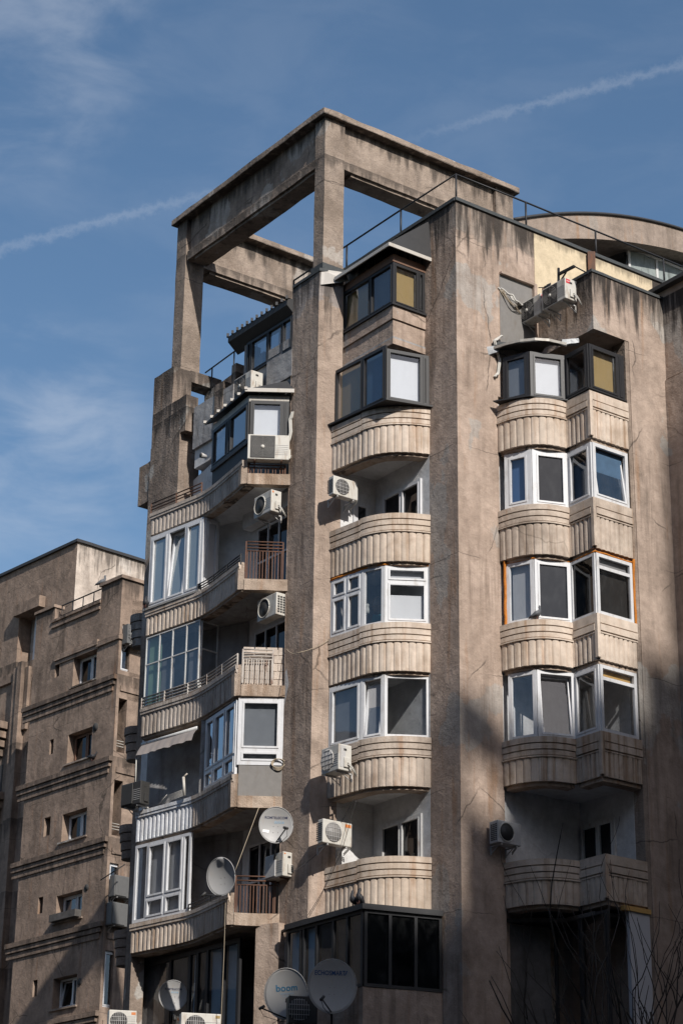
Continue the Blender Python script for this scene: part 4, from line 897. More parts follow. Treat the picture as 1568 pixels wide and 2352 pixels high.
for i, h in enumerate(holes):
    z0_ = h[2] + .02
    window(nb, NP(h[0] + .30 * 0 + .02, -.33), NP(h[1] - .02, -.33), z0_, h[3] - .02, cols=(.55,), fm='pvc_white' if i != 1 else 'frame_wood', gm_=['glass_black', 'glass_black', 'glass_black', 'glass_tint', 'glass_black'][i], fw=.06, tilt=(0,) if i in (4,) else (), blinds={0: ('curtain_grey', 0, .9), 1: ('curtain_grey', 0, .9)} if i == 3 else {})
    a = MB(); a.prism([NP(h[0] - .15, -.3), NP(h[0] - .15, .07), NP(h[1] + .1, .07), NP(h[1] + .1, -.3)], h[2] - .06, h[2] + .001); npart(a, 'sill', 'concrete_old')
a = MB(); h = holes[3]; a.prism([NP(h[0], .0), NP(h[0], .28), NP(h[1], .28), NP(h[1], .0)], h[2], h[2] + .25); npart(a, 'flower_box', 'plaster_dark')
for h in slots:
    a = MB(); a.prism([NP(h[0], -.4), NP(h[1], -.4), NP(h[1], -.44), NP(h[0], -.44)], h[2], h[3]); npart(a, 'vent_slot', 'room_dark')
for (n, x, y, rr) in ((14, 890, 1922, .16), (15, 738, 1195, .12), (15, 680, 1995, .13)):
    p = H(n, x, y, nl, LZ); a = MB(); q = v2(p); a.tube([v3(q - LZN * .05, p.z), v3(q + LZN * .02, p.z)], rr, 14); npart(a, 'vent_pipe', 'room_dark')
# right return of the neighbour: window bays and open balconies
rpx = [(14, 1118, 1390, 1300, 1010, 'w'), (14, 1080, 2150, 1260, 1690, 'b'), (15, 935, 745, 1110, 310, 'b'), (15, 885, 1465, 1075, 1010, 'w'), (15, 868, 2205, 1040, 1750, 'w')]
rh = [nrect(*p[:5], nc, RZV, RZ) for p in rpx]
rh = [(max(.12, h[0]), h[0] + 2.6, h[2], h[3]) for h in rh]
a = MB(); holed_wall(a, nc, RZV, RZN, 3.2, 0, 29.7, rh, .7); npart(a, 'wall', 'neighbour_render')
for p, h in zip(rpx, rh):
    if p[5] == 'w': window(nb, nc + RZV * h[0] - RZN * .12, nc + RZV * h[1] - RZN * .12, h[2], h[3], cols=(.2, .42, .7), fm='pvc_white', gm_='glass_tint', fw=.06)
    else:
        a = MB(); a.prism([nc + RZV * h[0] - RZN * .69, nc + RZV * h[1] - RZN * .69, nc + RZV * h[1] - RZN * .73, nc + RZV * h[0] - RZN * .73], h[2], h[3]); npart(a, 'inner_wall', 'plaster_grey')
        a = MB(); q0 = nc + RZV * h[0] - RZN * .1; q1 = nc + RZV * h[1] - RZN * .1
        for z in (.25, .35, .45): a.tube([v3(q0, h[2] + z), v3(q1, h[2] + z)], .02, 5)
        npart(a, 'railing', 'sheet_metal')
for zt in (26.2, 23.15, 20.2, 17.2, 14.2):
    a = MB(); a.beam(nc + RZV * .15, nc + RZV * 3.1, -.02, .05, zt - .2, zt); npart(a, 'ledge', 'neighbour_render')
# taller part behind
ub = nc - LZN * 2.6
uk = v2(H(14, 722, 230, ub, LZ)); uzt = H(14, 728, 205, ub, LZ).z
ul = uk + LZV * 16
wv_ = nrect(14, 150, 1360, 420, 800, ul, dL, LZ)
a = MB(); holed_wall(a, ul, dL, LZN, 16, 0, uzt, [wv_], .6); npart(a, 'wall', 'neighbour_render')
a = MB(); a.prism([uk, uk + RZV * 5.2, uk + RZV * 5.2 + LZV * 6, uk + LZV * 15.9 - LZN * 6, uk + LZV * 15.9 - LZN * .65, uk + LZV * 1.2 - LZN * .65, uk + LZV * .02 - LZN * .02], 0, uzt - .002); a.prism([uk + RZV * 5.2 + RZN * .5, uk + RZV * 9 + RZN * .5, uk + RZV * 9 - RZN * 4, uk + RZV * 5.2 - RZN * 4], 0, uzt - .1); npart(a, 'wall', 'neighbour_pale')
a = MB(); a.beam(ul, uk + dL * .1, -.4, .1, uzt, uzt + .12); npart(a, 'coping', 'sheet_dark', rough=.012, cell=.5); a = MB(); a.beam(uk + LZN * .1, uk + RZV * 5.3, -.4, .1, uzt + .002, uzt + .122); npart(a, 'coping', 'sheet_dark', rough=.012, cell=.5)
def UP_(u, o=0): return ul + dL * u + LZN * o
window(nb, UP_(wv_[0] + .55, -.45), UP_(wv_[1], -.45), wv_[2], wv_[3], cols=(), fm='pvc_white', gm_='glass_blue', fw=.10, transom=.55)
a = MB(); a.prism([UP_(wv_[0] - .05, -.02), UP_(wv_[0] - .05, .30), UP_(wv_[1] + .0, .30), UP_(wv_[1] + .0, -.02)], wv_[3] - .05, wv_[3] + .42); npart(a, 'window_hood', 'neighbour_render', rough=.01, cell=.4)
zs_ = H(14, 80, 1500, ul, LZ).z
a = MB(); ue = (v2(H(14, 158, 1470, ul, LZ)) - ul).dot(dL); a.prism([UP_(0, -.02), UP_(0, .12), UP_(ue, .12), UP_(ue, -.02)], zs_ - .15, zs_ + .25); npart(a, 'ledge', 'neighbour_render', bevel=.01)
us_ = [(v2(H(14, x, y, ul, LZ)) - ul).dot(dL) for x, y in ((122, 1520), (165, 1440), (215, 1420), (262, 1390), (300, 1380))]
a = MB()
for j in range(4):
    o_ = (.10, .22, .30, .14)[j]; zt2 = zs_ + (.0, .35, .5, .25)[j]; zb2 = (zs_ - 2.6, 0, 0, zs_ - 2.4)[j]
    a.prism([UP_(us_[j] + .02, -.02), UP_(us_[j] + .02, o_), UP_(us_[j + 1] - .02, o_), UP_(us_[j + 1] - .02, -.02)], zb2, zt2)
npart(a, 'wall_rib', 'neighbour_render', bevel=.012)
for zt in (H(14, 50, 1900, ul, LZ).z, H(15, 15, 400, ul, LZ).z):
    ue = (v2(H(14, 100, 1900, ul, LZ)) - ul).dot(dL)
    for j in range(4):
        a = MB(); a.prism([UP_(ue - 4, -.02), UP_(ue - 4, .5 - .1 * j), UP_(ue - .12 * j, .5 - .1 * j), UP_(ue - .12 * j, -.02)], zt - .35 * j - .30, zt - .35 * j); npart(a, 'balcony_band', 'neighbour_render', bevel=.01)
    a = MB(); a.prism([UP_(ue - 4, -.01), UP_(ue - 4, .02), UP_(ue - .3, .02), UP_(ue - .3, -.01)], zt - 3.3, zt - 1.7); npart(a, 'balcony_opening', 'room_dark')  # dark sheet on the wall face in place of a shaded opening

# ------------------------------------------------------------------ block across the street (beside the viewpoint, outside the frame); its shadow lies on the lower floors
OY = -22.0
opp = thing('apartment_building', 'tall concrete block across the street that shades the lower floors of the tower', 'building', (20, OY - 6, 0))
def sunhit(x, y, z):          # where the ray from a point of the facade to the sun meets the street front of this block
    t = (OY - y) / sdir.y; return x + sdir.x * t, z + sdir.z * t
e0, hM = sunhit(2.60, 46.5, 11.7); e1 = sunhit(3.62, 47.2, 16)[0]; hR = sunhit(4.9, 46.6, 16.5)[1]; e2, hS = sunhit(6.80, 47.0, 18.0); e3, hT = sunhit(7.58, 47.55, 23.6)
eM = sunhit(-.55, 47.4, 12)[0]; hL = sunhit(-1.6, 49.3, 8.6)[1]; hh0 = sunhit(3.2, 46.9, 13.9)[1]; hh1 = sunhit(3.2, 46.9, 15.3)[1]; hC = sunhit(3.2, 46.9, 16.5)[1]
a = MB()
for x0, x1, h, dp in ((7, eM, hL, 12), (eM, e0, hM, 12), (e0, e1, hh0, 12), (e1, e2, hR, 4), (e2, e3, hS, 4), (e3, 50, hT, 5)):
    sk = dp * sdir.x / -sdir.y; a.prism([(x0, OY), (x0 + sk, OY - dp), (x1 + (sk if x1 < 40 else 0), OY - dp), (x1, OY)], 0, h)
a.box(e0, e0 + .22, OY - .4, OY, hh0, hh1); a.box(e0, e1, OY - .4, OY, hh1, hC)
a.build('wall', 'opposite_render', opp, (20, OY - 6, 0))
a = MB()
for i in range(15):
    for x0 in (9.4, 13.4, 17.4, 31.4, 34.4, 37.4, 40.4): a.box(x0, x0 + 1.5, OY - .05, OY + .02, 3 + 2.9 * i, 4.5 + 2.9 * i)
a.build('window', 'frame_dark', opp, (20, OY - 6, 0))

for lab, bx, hh_ in (('unseen long block added behind the viewpoint to cut the skylight', (-75, 14, -26, -12), 44), ('unseen lower block added to the right to darken window reflections', (33, 60, 8, 60), 27), ('unseen block added to the left to dim left faces and window reflections', (-62, -36, 22, 74), 27)):  # unseen blocks added to cut skylight and darken the window reflections
    t = thing('apartment_building', lab, 'building', ((bx[0] + bx[1]) / 2, (bx[2] + bx[3]) / 2, 0)); o_ = tuple(t.location)
    a = MB(); a.box(*bx, 0, hh_); a.build('wall', 'opposite_render', t, o_)
    a = MB()
    for i in range(int(hh_ / 2.9)):
        z = 1.2 + 2.9 * i
        if bx[3] < 0:
            for k in range(int((bx[1] - bx[0]) / 3)): x = bx[0] + 1 + 3 * k; a.box(x, x + 1.5, bx[3] - .05, bx[3] + .02, z, z + 1.4)
        else:
            fx = bx[0] if bx[0] > 0 else bx[1]
            for k in range(int((bx[3] - bx[2]) / 3)): y = bx[2] + 1 + 3 * k; a.box(fx - .02, fx + .02, y, y + 1.5, z, z + 1.4)
    a.build('window', 'frame_dark', t, o_)
# ------------------------------------------------------------------ air conditioners
def text_mesh(txt, size, bold=False, sx=1.0):
    cu = bpy.data.curves.new('lettering', 'FONT'); cu.body = txt; cu.size = size; cu.align_x = 'CENTER'; cu.align_y = 'CENTER'; cu.resolution_u = 3
    if bold: cu.offset = size * .012
    ob = bpy.data.objects.new('lettering', cu); COL.objects.link(ob)
    dg = bpy.context.evaluated_depsgraph_get(); me = bpy.data.meshes.new_from_object(ob.evaluated_get(dg))
    vs_ = [(v.co.x * sx, v.co.y) for v in me.vertices]; fs_ = [list(p.vertices) for p in me.polygons]
    bpy.data.objects.remove(ob); bpy.data.curves.remove(cu); bpy.data.meshes.remove(me)
    return vs_, fs_
def ac(label, P, az, w=.80, h=.54, d=.28, fan='rings', hub=True, col='ac_white', sticker=None, sidegrille=True, brk=True, pipes=1, standoff=.10, group='outdoor air conditioner units', front='ac_dark', extra=None):
    """P = centre of the visible front face"""
    out = azv(az); loc = Vector((P[0] - out.x * (d + 0), P[1] - out.y * (d + 0), P[2] - h / 2))
    t = thing('air_conditioner', label, 'air conditioner', loc, R(180 - az), group)
    a = MB(); a.box(-w / 2, w / 2, -d, 0, 0, h); a.build('casing', col, t, bevel=.018)
    cx = -w * .14 if w > .6 else 0; cr = h * .41
    if fan == 'grid':
        g = MB(); g.tube([(cx, -d - .004, h / 2), (cx, -d - .010, h / 2)], cr, 28); o = g.build('fan_guard', front, t)
        g = MB()
        for i in range(-4, 5):
            x = i * cr / 4.6; l = math.sqrt(max(0, cr * cr - x * x)); g.bar((cx + x, -d - .014, h / 2 - l), (cx + x, -d - .014, h / 2 + l), .007); 
            if i % 2 == 0: g.bar((cx - l, -d - .016, h / 2 + x), (cx + l, -d - .016, h / 2 + x), .008)
        g.build('guard_bars', 'ac_grey', o)
    elif fan == 'rings':
        g = MB(); g.box(cx - cr * 1.12, cx + cr * 1.12, -d - .012, -d + .01, h / 2 - cr * 1.1, h / 2 + cr * 1.1); o = g.build('fan_guard', front, t, bevel=.03)
        g = MB()
        for k in range(1, 7):
            rr = cr * k / 6.2; g.tube([(cx + math.cos(q) * rr, -d - .016, h / 2 + math.sin(q) * rr) for q in [i * math.pi / 14 for i in range(29)]], .005, 4)
        for k in range(8):
            q = k * math.pi / 4; g.bar((cx, -d - .016, h / 2), (cx + math.cos(q) * cr, -d - .016, h / 2 + math.sin(q) * cr), .006)
        g.build('guard_bars', 'ac_line', o)
        if hub: g = MB(); g.tube([(cx, -d - .018, h / 2), (cx, -d - .026, h / 2)], .048, 16); g.build('fan_hub', 'ac_white', o)
    elif fan == 'panel':
        g = MB(); g.box(-w / 2 + .03, w * .12, -d - .03, -d, .03, h - .03); g.build('front_panel', col if col != 'ac_white' else 'ac_grey', t, bevel=.02)
    elif fan == 'open':
        g = MB(); g.tube([(cx, -d - .004, h / 2), (cx, -d - .010, h / 2)], cr, 28); o = g.build('fan_guard', front, t)
        g = MB(); g.tube([(cx + math.cos(q) * cr, -d - .012, h / 2 + math.sin(q) * cr) for q in [i * math.pi / 14 for i in range(29)]], .014, 5); g.build('guard_rim', 'ac_white', o)
    if sidegrille == 'left':
        g = MB()
        for i in range(9):
            for j in range(3): g.box(-w / 2 - .006, -w / 2 + .004, -d + .035 + j * .075, -d + .09 + j * .075, .06 + i * (h - .12) / 9, .06 + (i + .6) * (h - .12) / 9)
        g.build('side_grille', 'ac_dark', t)
    if sidegrille == 'right':
        g = MB()
        for i in range(7):
            for j in range(3): g.box(w / 2 - .004, w / 2 + .006, -d + .04 + j * .075, -d + .095 + j * .075, .06 + i * (h - .12) / 7, .06 + (i + .68) * (h - .12) / 7)
        g.build('side_grille', 'ac_dark', t)
    if sidegrille == 'cover':
        g = MB(); g.box(w / 2 - .004, w / 2 + .035, -d * .62, -d * .18, h * .12, h * .50); g.build('valve_cover', col, t, bevel=.01)
        g = MB(); g.box(w / 2 - .002, w / 2 + .008, -d * .62, -d * .40, h * .76, h * .84); g.build('handle_recess', 'ac_dark', t)
        g = MB(); 
        for i in range(6): g.box(-.02 + w * .1, w / 2 - .03, -d - .006, -d, h * .2 + i * .05, h * .2 + i * .05 + .012)
        g.build('louvre_lines', 'ac_grey', t)
    if sticker:
        mtn, sx, szz, side = sticker
        g = MB()
        if side == 'front': g.box(w / 2 - sx - .03, w / 2 - .03, -d - .004, -d, h - szz - .04, h - .04)
        else: g.box(w / 2, w / 2 + .004, -d + .03, -d + .03 + sx, h - szz - .03, h - .03)
        st_ = g.build('sticker', mtn, t)
        if mtn == 'red_label':
            vv, ff = text_mesh('VIVAX', sx * .30, True); g = MB(); g.add([(w / 2 + .006, -d + .03 + sx / 2 + x, h - szz * .5 - .03 + y) for x, y in vv], ff); g.build('lettering', 'white_text', st_)
    if brk:
        g = MB()
        for x in (-w * .32, w * .32):
            g.box(x - .014, x + .014, -d * .95, standoff, -.035, -.003); g.box(x - .014, x + .014, standoff - .03, standoff, -.20, -.003); g.bar((x, -d * .5, -.03), (x, standoff - .02, -.18), .016)
        g.build('bracket', 'ac_white' if brk == 'white' else ('rail_rust' if brk == 'rust' else 'ac_grey'), t)
    if pipes:
        g = MB()
        for k in range(pipes + 1):
            s = .04 * k; g.tube([(w / 2, -d * .4, h * .25 + s), (w / 2 + .07, -d * .35, h * .22 + s), (w / 2 + .09, -d * .1, h * .05 + s), (w / 2 + .06, standoff, -.1 + s)], .012, 6)
        g.build('pipe', 'cable_white' if pipes < 3 else 'cable_black', t)
    return t
def ctr(n, x, y, P, az): return H(n, x, y, P, az)
LNF, RNF = LA - 90, RA + 90
acs = []
tl = T_ + RV * .20
ac('white air conditioner with red label on the corner block, lower left of the pair', ctr(3, 442, 800, tl + LN * .50, LA), LNF, .78, .55, .30, 'rings', sticker=('red_label', .11, .10, 'side'), sidegrille='cover')
ac('white air conditioner with red label on the corner block, upper right of the pair', ctr(3, 615, 690, tl + LN * .62, LA), LNF, .84, .56, .36, 'rings', sticker=('red_label', .13, .11, 'side'), sidegrille='cover')
ac('white air conditioner with dark fan on the attic ledge below the grey board', ctr(4, 962, 655, P3 + LN * .45, LA), LNF, .78, .55, .36, 'rings', sidegrille='cover', brk=True)
q = ctr(4, 1180, 1178, Qc + Vector((0, -.22)), 87); ac('white air conditioner below the white blind with its fan facing the street', q, 177, 1.02, .66, .26, 'rings', sidegrille='cover', brk='rust')
ac('air conditioner hanging under the top left balcony with an orange label', ctr(4, 1130, 1660, P3 + LN * .62 + RN * .1, LA), LNF, .74, .56, .30, 'open', hub=False, sticker=('orange_label', .04, .05, 'side'), sidegrille='cover', brk=True, front='ac_dark')
ac('air conditioner with a round fan and square side grille hanging in the dark balcony', ctr(5, 1165, 845, P3 + LN * .40 + RN * .02, LA), LNF, .80, .56, .26, 'open', hub=False, sidegrille='right', brk=False, pipes=0)
ac('cream air conditioner by the upper open balcony casting a shadow on the pier', ctr(8, 552, 850, P1 + RN * .50, RA), RNF, .72, .48, .20, 'grid', sidegrille='left', standoff=.2)
ac('white air conditioner with a blank mesh front beside the fourth bay', ctr(9, 418, 1450, S_ + LN * .52 + RN * .34, LA), LNF, .66, .60, .36, 'grid', front='ac_grey', sidegrille='cover', sticker=('ac_grey', .16, .5, 'side'))
ac('white air conditioner with a large mesh fan by the lower open balcony', ctr(10, 482, 500, P1 + RN * .50 - RV * .1, RA), RNF, .80, .54, .20, 'grid', sidegrille='left', sticker=('orange_label', .16, .07, 'front'), standoff=.2, front='ac_line')
ac('grey air conditioner in the shade at the right end of the wide pilaster', ctr(13, 435, 215, Ce + RN * .42, RA), RNF, .66, .50, .30, 'open', hub=False, sidegrille='left', col='ac_grey')
ac('air conditioner with a square front panel under the printed dish', ctr(6, 1150, 1270, Rt + LN * .25 + RN * .30, LA), LNF, .72, .56, .34, 'panel', sidegrille='cover', brk='rust', pipes=3, sticker=('orange_label', .04, .03, 'side'))
ac('dark air conditioner between the two lowest round dishes', ctr(7, 1155, 920, Vector((-.55, 46.95)), 87), 168, .62, .58, .3, 'grid', col='ac_dark', front='ac_dark', sidegrille=False, pipes=0)
ac('white air conditioner at the bottom edge under the small dish', ctr(7, 95, 985, Lf + Vector((.1, -.4)), 80), 168, .66, .50, .3, 'grid', sidegrille='cover', sticker=('orange_label', .1, .06, 'front'), pipes=0)
ac('white air conditioner at the bottom edge below the bluish panes', ctr(7, 555, 1015, Qc + Vector((-.3, .1)), 80), 168, .90, .56, .3, 'grid', sidegrille='cover', sticker=('blind_ochre', .1, .06, 'front'), pipes=0)
ac('dark air conditioner at the left end of the awning balcony', ctr(6, 100, 740, Lf + LN * .30, -46), LNF - 10, .72, .58, .30, 'panel', col='ac_dark', front='ac_dark', sidegrille='cover', pipes=0)
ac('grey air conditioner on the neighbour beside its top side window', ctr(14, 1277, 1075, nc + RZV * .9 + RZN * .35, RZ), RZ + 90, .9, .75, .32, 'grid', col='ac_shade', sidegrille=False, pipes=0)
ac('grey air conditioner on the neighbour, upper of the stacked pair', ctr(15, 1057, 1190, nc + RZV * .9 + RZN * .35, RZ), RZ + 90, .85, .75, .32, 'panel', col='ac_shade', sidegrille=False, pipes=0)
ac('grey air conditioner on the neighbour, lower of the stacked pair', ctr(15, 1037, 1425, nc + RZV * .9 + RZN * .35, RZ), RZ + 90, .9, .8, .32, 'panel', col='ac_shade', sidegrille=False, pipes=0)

# ------------------------------------------------------------------ satellite dishes
def dish(label, P, az, rx, rz, tilt=8, texts=(), dent=False, lnb=(-.05, -.55, -.62), pole=True, holes=True, sticker=False, dep=.085):
    out = azv(az)
    t = thing('satellite_dish', label, 'satellite dish', P, R(180 - az), 'satellite dishes on the tower')
    tm = Matrix.Rotation(R(tilt), 3, 'X')
    surf = lambda x, z: -dep * ((x / rx) ** 2 + (z / rz) ** 2)
    a = MB(); rings = 10; n = 48; vs_ = []; fs_ = []
    for side, off in ((0, 0), (1, .012)):
        for i in range(rings + 1):
            for k in range(n):
                q = 2 * math.pi * k / n; rr = i / rings; x, z = rx * rr * math.cos(q), rz * rr * math.sin(q); y = surf(x, z) + off
                if dent: y -= .035 * math.exp(-(((x - rx * .05) / .08) ** 2 + ((z - rz * .82) / .08) ** 2))
                vs_.append(tm @ Vector((x, y, z)))
    N = (rings + 1) * n
    for s in (0, 1):
        for i in range(rings):
            for k in range(n): fs_.append([s * N + i * n + k, s * N + i * n + (k + 1) % n, s * N + (i + 1) * n + (k + 1) % n, s * N + (i + 1) * n + k])
    for k in range(n): fs_.append([rings * n + k, rings * n + (k + 1) % n, N + rings * n + (k + 1) % n, N + rings * n + k])
    a.add(vs_, fs_, True); refl = a.build('reflector', 'dish_white', t)
    a = MB(); a.tube([tm @ Vector((rx * math.cos(q), surf(rx, 0), rz * math.sin(q))) for q in [i * math.pi / 24 for i in range(49)]], .009, 5); a.build('rim', 'dish_white', refl)
    for txt, size, cx, cz, mt_, bold, sx in texts:
        vv, ff = text_mesh(txt, size, bold, sx); a = MB(); a.add([tm @ Vector((cx + x, surf(cx + x, cz + y) - .005, cz + y)) for x, y in vv], ff); a.build('lettering', mt_, refl)
    if holes:
        a = MB()
        for hx, hz_ in ((-.05, -.02), (.05, -.02), (-.055, -.16), (.05, -.16)): p = Vector((hx, surf(hx, hz_), hz_)); a.tube([tm @ (p + Vector((0, .003, 0))), tm @ (p + Vector((0, -.006, 0)))], .009, 8)
        a.build('bolt', 'ac_line', refl)
    if sticker: a = MB(); a.add([tm @ Vector((x, surf(x, z) - .006, z)) for x, z in ((-.30, -.16), (-.16, -.18), (-.15, -.11), (-.29, -.10))], [[0, 1, 2, 3]]); a.build('sticker', 'white_text', refl)
    a = MB(); lx, ly, lz = lnb; b0 = tm @ Vector((0.0, surf(0, -rz) + .03, -rz * .98)); e = tm @ Vector((lx, ly, lz))
    a.tube([b0 + Vector((0, .10, .05)), b0, e], .016, 6); arm = a.build('feed_arm', 'metal_black', t)
    a = MB(); di = (tm @ Vector((0, 0, 0)) - e).normalized(); a.tube([e - di * .05, e + di * .02, e + di * .03, e + di * .09], .032, 10); a.build('feed_horn', 'ac_dark', arm)
    a = MB(); a.tube([e - di * .03, e + Vector((.03, .08, -.16)), e.lerp(b0, .7) + Vector((.02, 0, -.12)), b0 + Vector((0, .15, -.05))], .006, 5); a.build('cable', 'cable_black', arm)
    if pole:
        a = MB(); a.tube([(0, .10, -.12), (0, .12, -rz - .22), (0, .30, -rz - .30)], .024, 8); a.box(-.05, .05, .01, .12, -.18, .06); a.build('mount', 'metal_black', t)
    return t
d1p = ctr(6, 1165, 972, Rt + Vector((.15, -.55)), 87)
dish('large white dish with dark blue and pale blue lettering under the panelled balcony', d1p, 176, .385, .41, 6, (('ROMTELECOM', .078, 0, .17, 'navy_text', True, 1.0), ('dolce', .10, .07, .075, 'cyan_text', False, 1.05)), sticker=True, lnb=(.22, -.34, -.10), holes=True)
d2p = ctr(6, 778, 1348, Bd.lerp(Qc, .55) + LN * .35, -30)
dish('plain white dish with a dented rim over the lowest left balcony', d2p, 215, .40, .43, 10, (), dent=True, lnb=(-.30, -.40, -.38), pole=False)
a = MB()
d3p = ctr(7, 390, 838, Lf + Vector((.9, -1.1)), 80)
dish('small stained dish with lettering at the lower left, the leftmost dish', d3p, 172, .33, .35, 4, (('ROMTELECOM', .060, 0, .15, 'navy_text', True, 1.0), ('dolce', .075, .04, .085, 'cyan_text', False, 1.05)), lnb=(.05, -.30, -.55))
d4p = ctr(7, 1063, 826, Vector((-.85, 47.4)), 87)
dish('white dish with big blue round lettering, turned to the left', d4p, 205, .51, .535, 8, (('boom', .20, 0, .12, 'boom_text', True, 1.1), ('RETRANSMISII', .05, 0, .0, 'cyan_text', False, 1.0), ('0721 000 00 00', .035, 0, -.05, 'cyan_text', False, 1.0)), lnb=(-.42, -.45, -.28), holes=True)
d5p = ctr(7, 1325, 783, Vector((.0, 46.3)), 87)
dish('large white dish with blue block lettering, the lowest and rightmost dish', d5p, 178, .51, .555, 6, (('ECHOSMART', .135, -.05, .27, 'blue_text', True, .82), ('/', .13, .285, .27, 'blue_text', True, 1.6)), lnb=(-.22, -.36, -.28))

# ------------------------------------------------------------------ awning on the fourth balcony
aw = thing('awning', 'faded beige fabric awning rolled half out over the dark fourth balcony', 'awning', (Lf.x, Lf.y, ZF[2] - .35))
AO = (Lf.x, Lf.y, ZF[2] - .35)
aA = Lf + d1 * .10 + o1_ * .0; aB = Bd - d1 * .05
a = MB(); a.tube([v3(aA, ZF[2] - .22), v3(aB, ZF[2] - .22)], .05, 10); a.build('roller', 'frame_steel', aw, AO)
a = MB(); n = 26; vs_ = []
for i in range(n + 1):
    p = aA.lerp(aB, i / n); fold = .02 * math.sin(i * 1.9) + .015 * math.sin(i * .7)
    for off, z in ((.02, -.24), (.13 + fold * .3, -.40), (.20 + fold, -.56 + .012 * math.sin(i * 1.1)), (.205 + fold, -.565 + .012 * math.sin(i * 1.1))): q = p + o1_ * off; vs_.append((q.x, q.y, ZF[2] + z))
fs_ = [[4 * i + k, 4 * i + 4 + k, 4 * i + 5 + k, 4 * i + 1 + k] for i in range(n) for k in range(3)]
a.add(vs_, fs_, True); a.build('canopy', 'fabric_awning', aw, AO)
a = MB()
for t, z0 in ((.02, 1.0), (.88, .55)):
    p = aA.lerp(aB, t) + o1_ * .12; a.tube([v3(p + o1_ * .05, ZF[3] + 1.25), v3(p, ZF[3] + .80)], .035, 8)
    a.tube([v3(p + o1_ * .05, ZF[3] + 1.25), v3(p + d1 * .08, ZF[3] + 1.33)], .02, 6)
a.tube([v3(aA + o1_ * .17, ZF[2] - .6), v3(aA + o1_ * .15, ZF[3] + 1.3)], .014, 6); a.build('arm', 'ac_white', aw, AO)

# ------------------------------------------------------------------ pigeons
def pigeon(label, P, az, s=1.0, mt_='feather_grey', lean=20, look=0, group=None):
    t = thing('pigeon', label, 'pigeon', P, R(180 - az), group)
    cl, sn = math.cos(R(lean)), math.sin(R(lean))
    def fr(u, v): return Vector((0, -(u * cl - v * sn), .11 + u * sn + v * cl)) * s     # u forward, v up
    X = Vector((1, 0, 0)); a = MB()
    U = (fr(0, 1) - fr(0, 0)).normalized(); Fd = (fr(1, 0) - fr(0, 0)).normalized()
    sec = [(-.20, .0, .004, .004), (-.16, .0, .022, .008), (-.11, .0, .030, .018), (-.05, .0, .052, .045), (.02, .0, .062, .058), (.07, .01, .055, .055), (.10, .04, .040, .045)]
    rg = [(fr(u, v), rx * s, rz * s, X, U) for u, v, rx, rz in sec]
    hd = fr(.115, .085); rg += [(hd, .028 * s, .030 * s, X, (U - Fd).normalized()), (fr(.125, .115), .027 * s, .029 * s, X, Fd * -1 + U * .2), (fr(.135, .135), .02 * s, .02 * s, X, U * .4 - Fd), (fr(.14, .15), .006 * s, .006 * s, X, U * .3 - Fd)]
    a.loft(rg); a.build('body', mt_, t)
    a = MB(); b0 = fr(.15, .125); a.tube([b0, b0 + Vector((0, -.028, -.006)) * s], .008 * s, 6, r2=.002 * s); a.build('beak', 'beak', t)
    for sx_ in (-1, 1):
        a = MB(); a.loft([(fr(.07, .02) + X * .052 * s * sx_, .008 * s, .030 * s, X, U), (fr(.0, .012) + X * .060 * s * sx_, .010 * s, .042 * s, X, U), (fr(-.08, .008) + X * .045 * s * sx_, .008 * s, .026 * s, X, U), (fr(-.17, .012) + X * .02 * s * sx_, .004 * s, .008 * s, X, U)]); a.build('wing', 'feather_dark' if mt_ == 'feather_dark' else 'feather_grey', t)
        a = MB(); p = fr(.0, -.045) + X * .022 * s * sx_; a.tube([p, Vector((p.x, p.y, 0))], .006 * s, 6); a.tube([Vector((p.x, p.y + .01, .004)), Vector((p.x, p.y - .035 * s, .004))], .005 * s, 5); a.build('leg', 'leg_pink', t)
    return t
def perch(n, x, y, P, az): return H(n, x, y, P, az)
q = perch(11, 490, 1678, R_CURVE[7] + Vector((0, -.05)), 80); pigeon('grey pigeon standing on the third curved parapet by the window', (q.x, q.y, CAPR[2]), 110, 1.1, lean=24)
q = perch(10, 620, 1110, k0 + LV * .15, LA); pigeon('black pigeon on the dark box roof, left of the two', (q.x, q.y, zk - .02), 250, 1.15, 'feather_dark', lean=38)
q = perch(10, 668, 1095, k0 + LV * .05, LA); pigeon('black pigeon on the dark box roof, right of the two', (q.x, q.y, zk - .02), 228, 1.2, 'feather_dark', lean=48)
q = perch(14, 945, 618, NP(gapB, .0), LZ); pigeon('small grey pigeon on the corner of the neighbour parapet', (q.x, q.y, q.z), 100, 1.5, lean=22)
q = perch(14, 858, 2225, NP(3, .05), LZ); pigeon('dark pigeon on the sill of the second neighbour window', (q.x, q.y, q.z - .05), 120, 1.4, 'feather_dark', lean=-5)
q = perch(5, 150, 810, Lf + o1_ * .08, -46); pigeon('dark pigeon on the left end of the second left sill', (q.x, q.y, CAPL[1] + .06), 200, 1.1, 'feather_dark', lean=50)

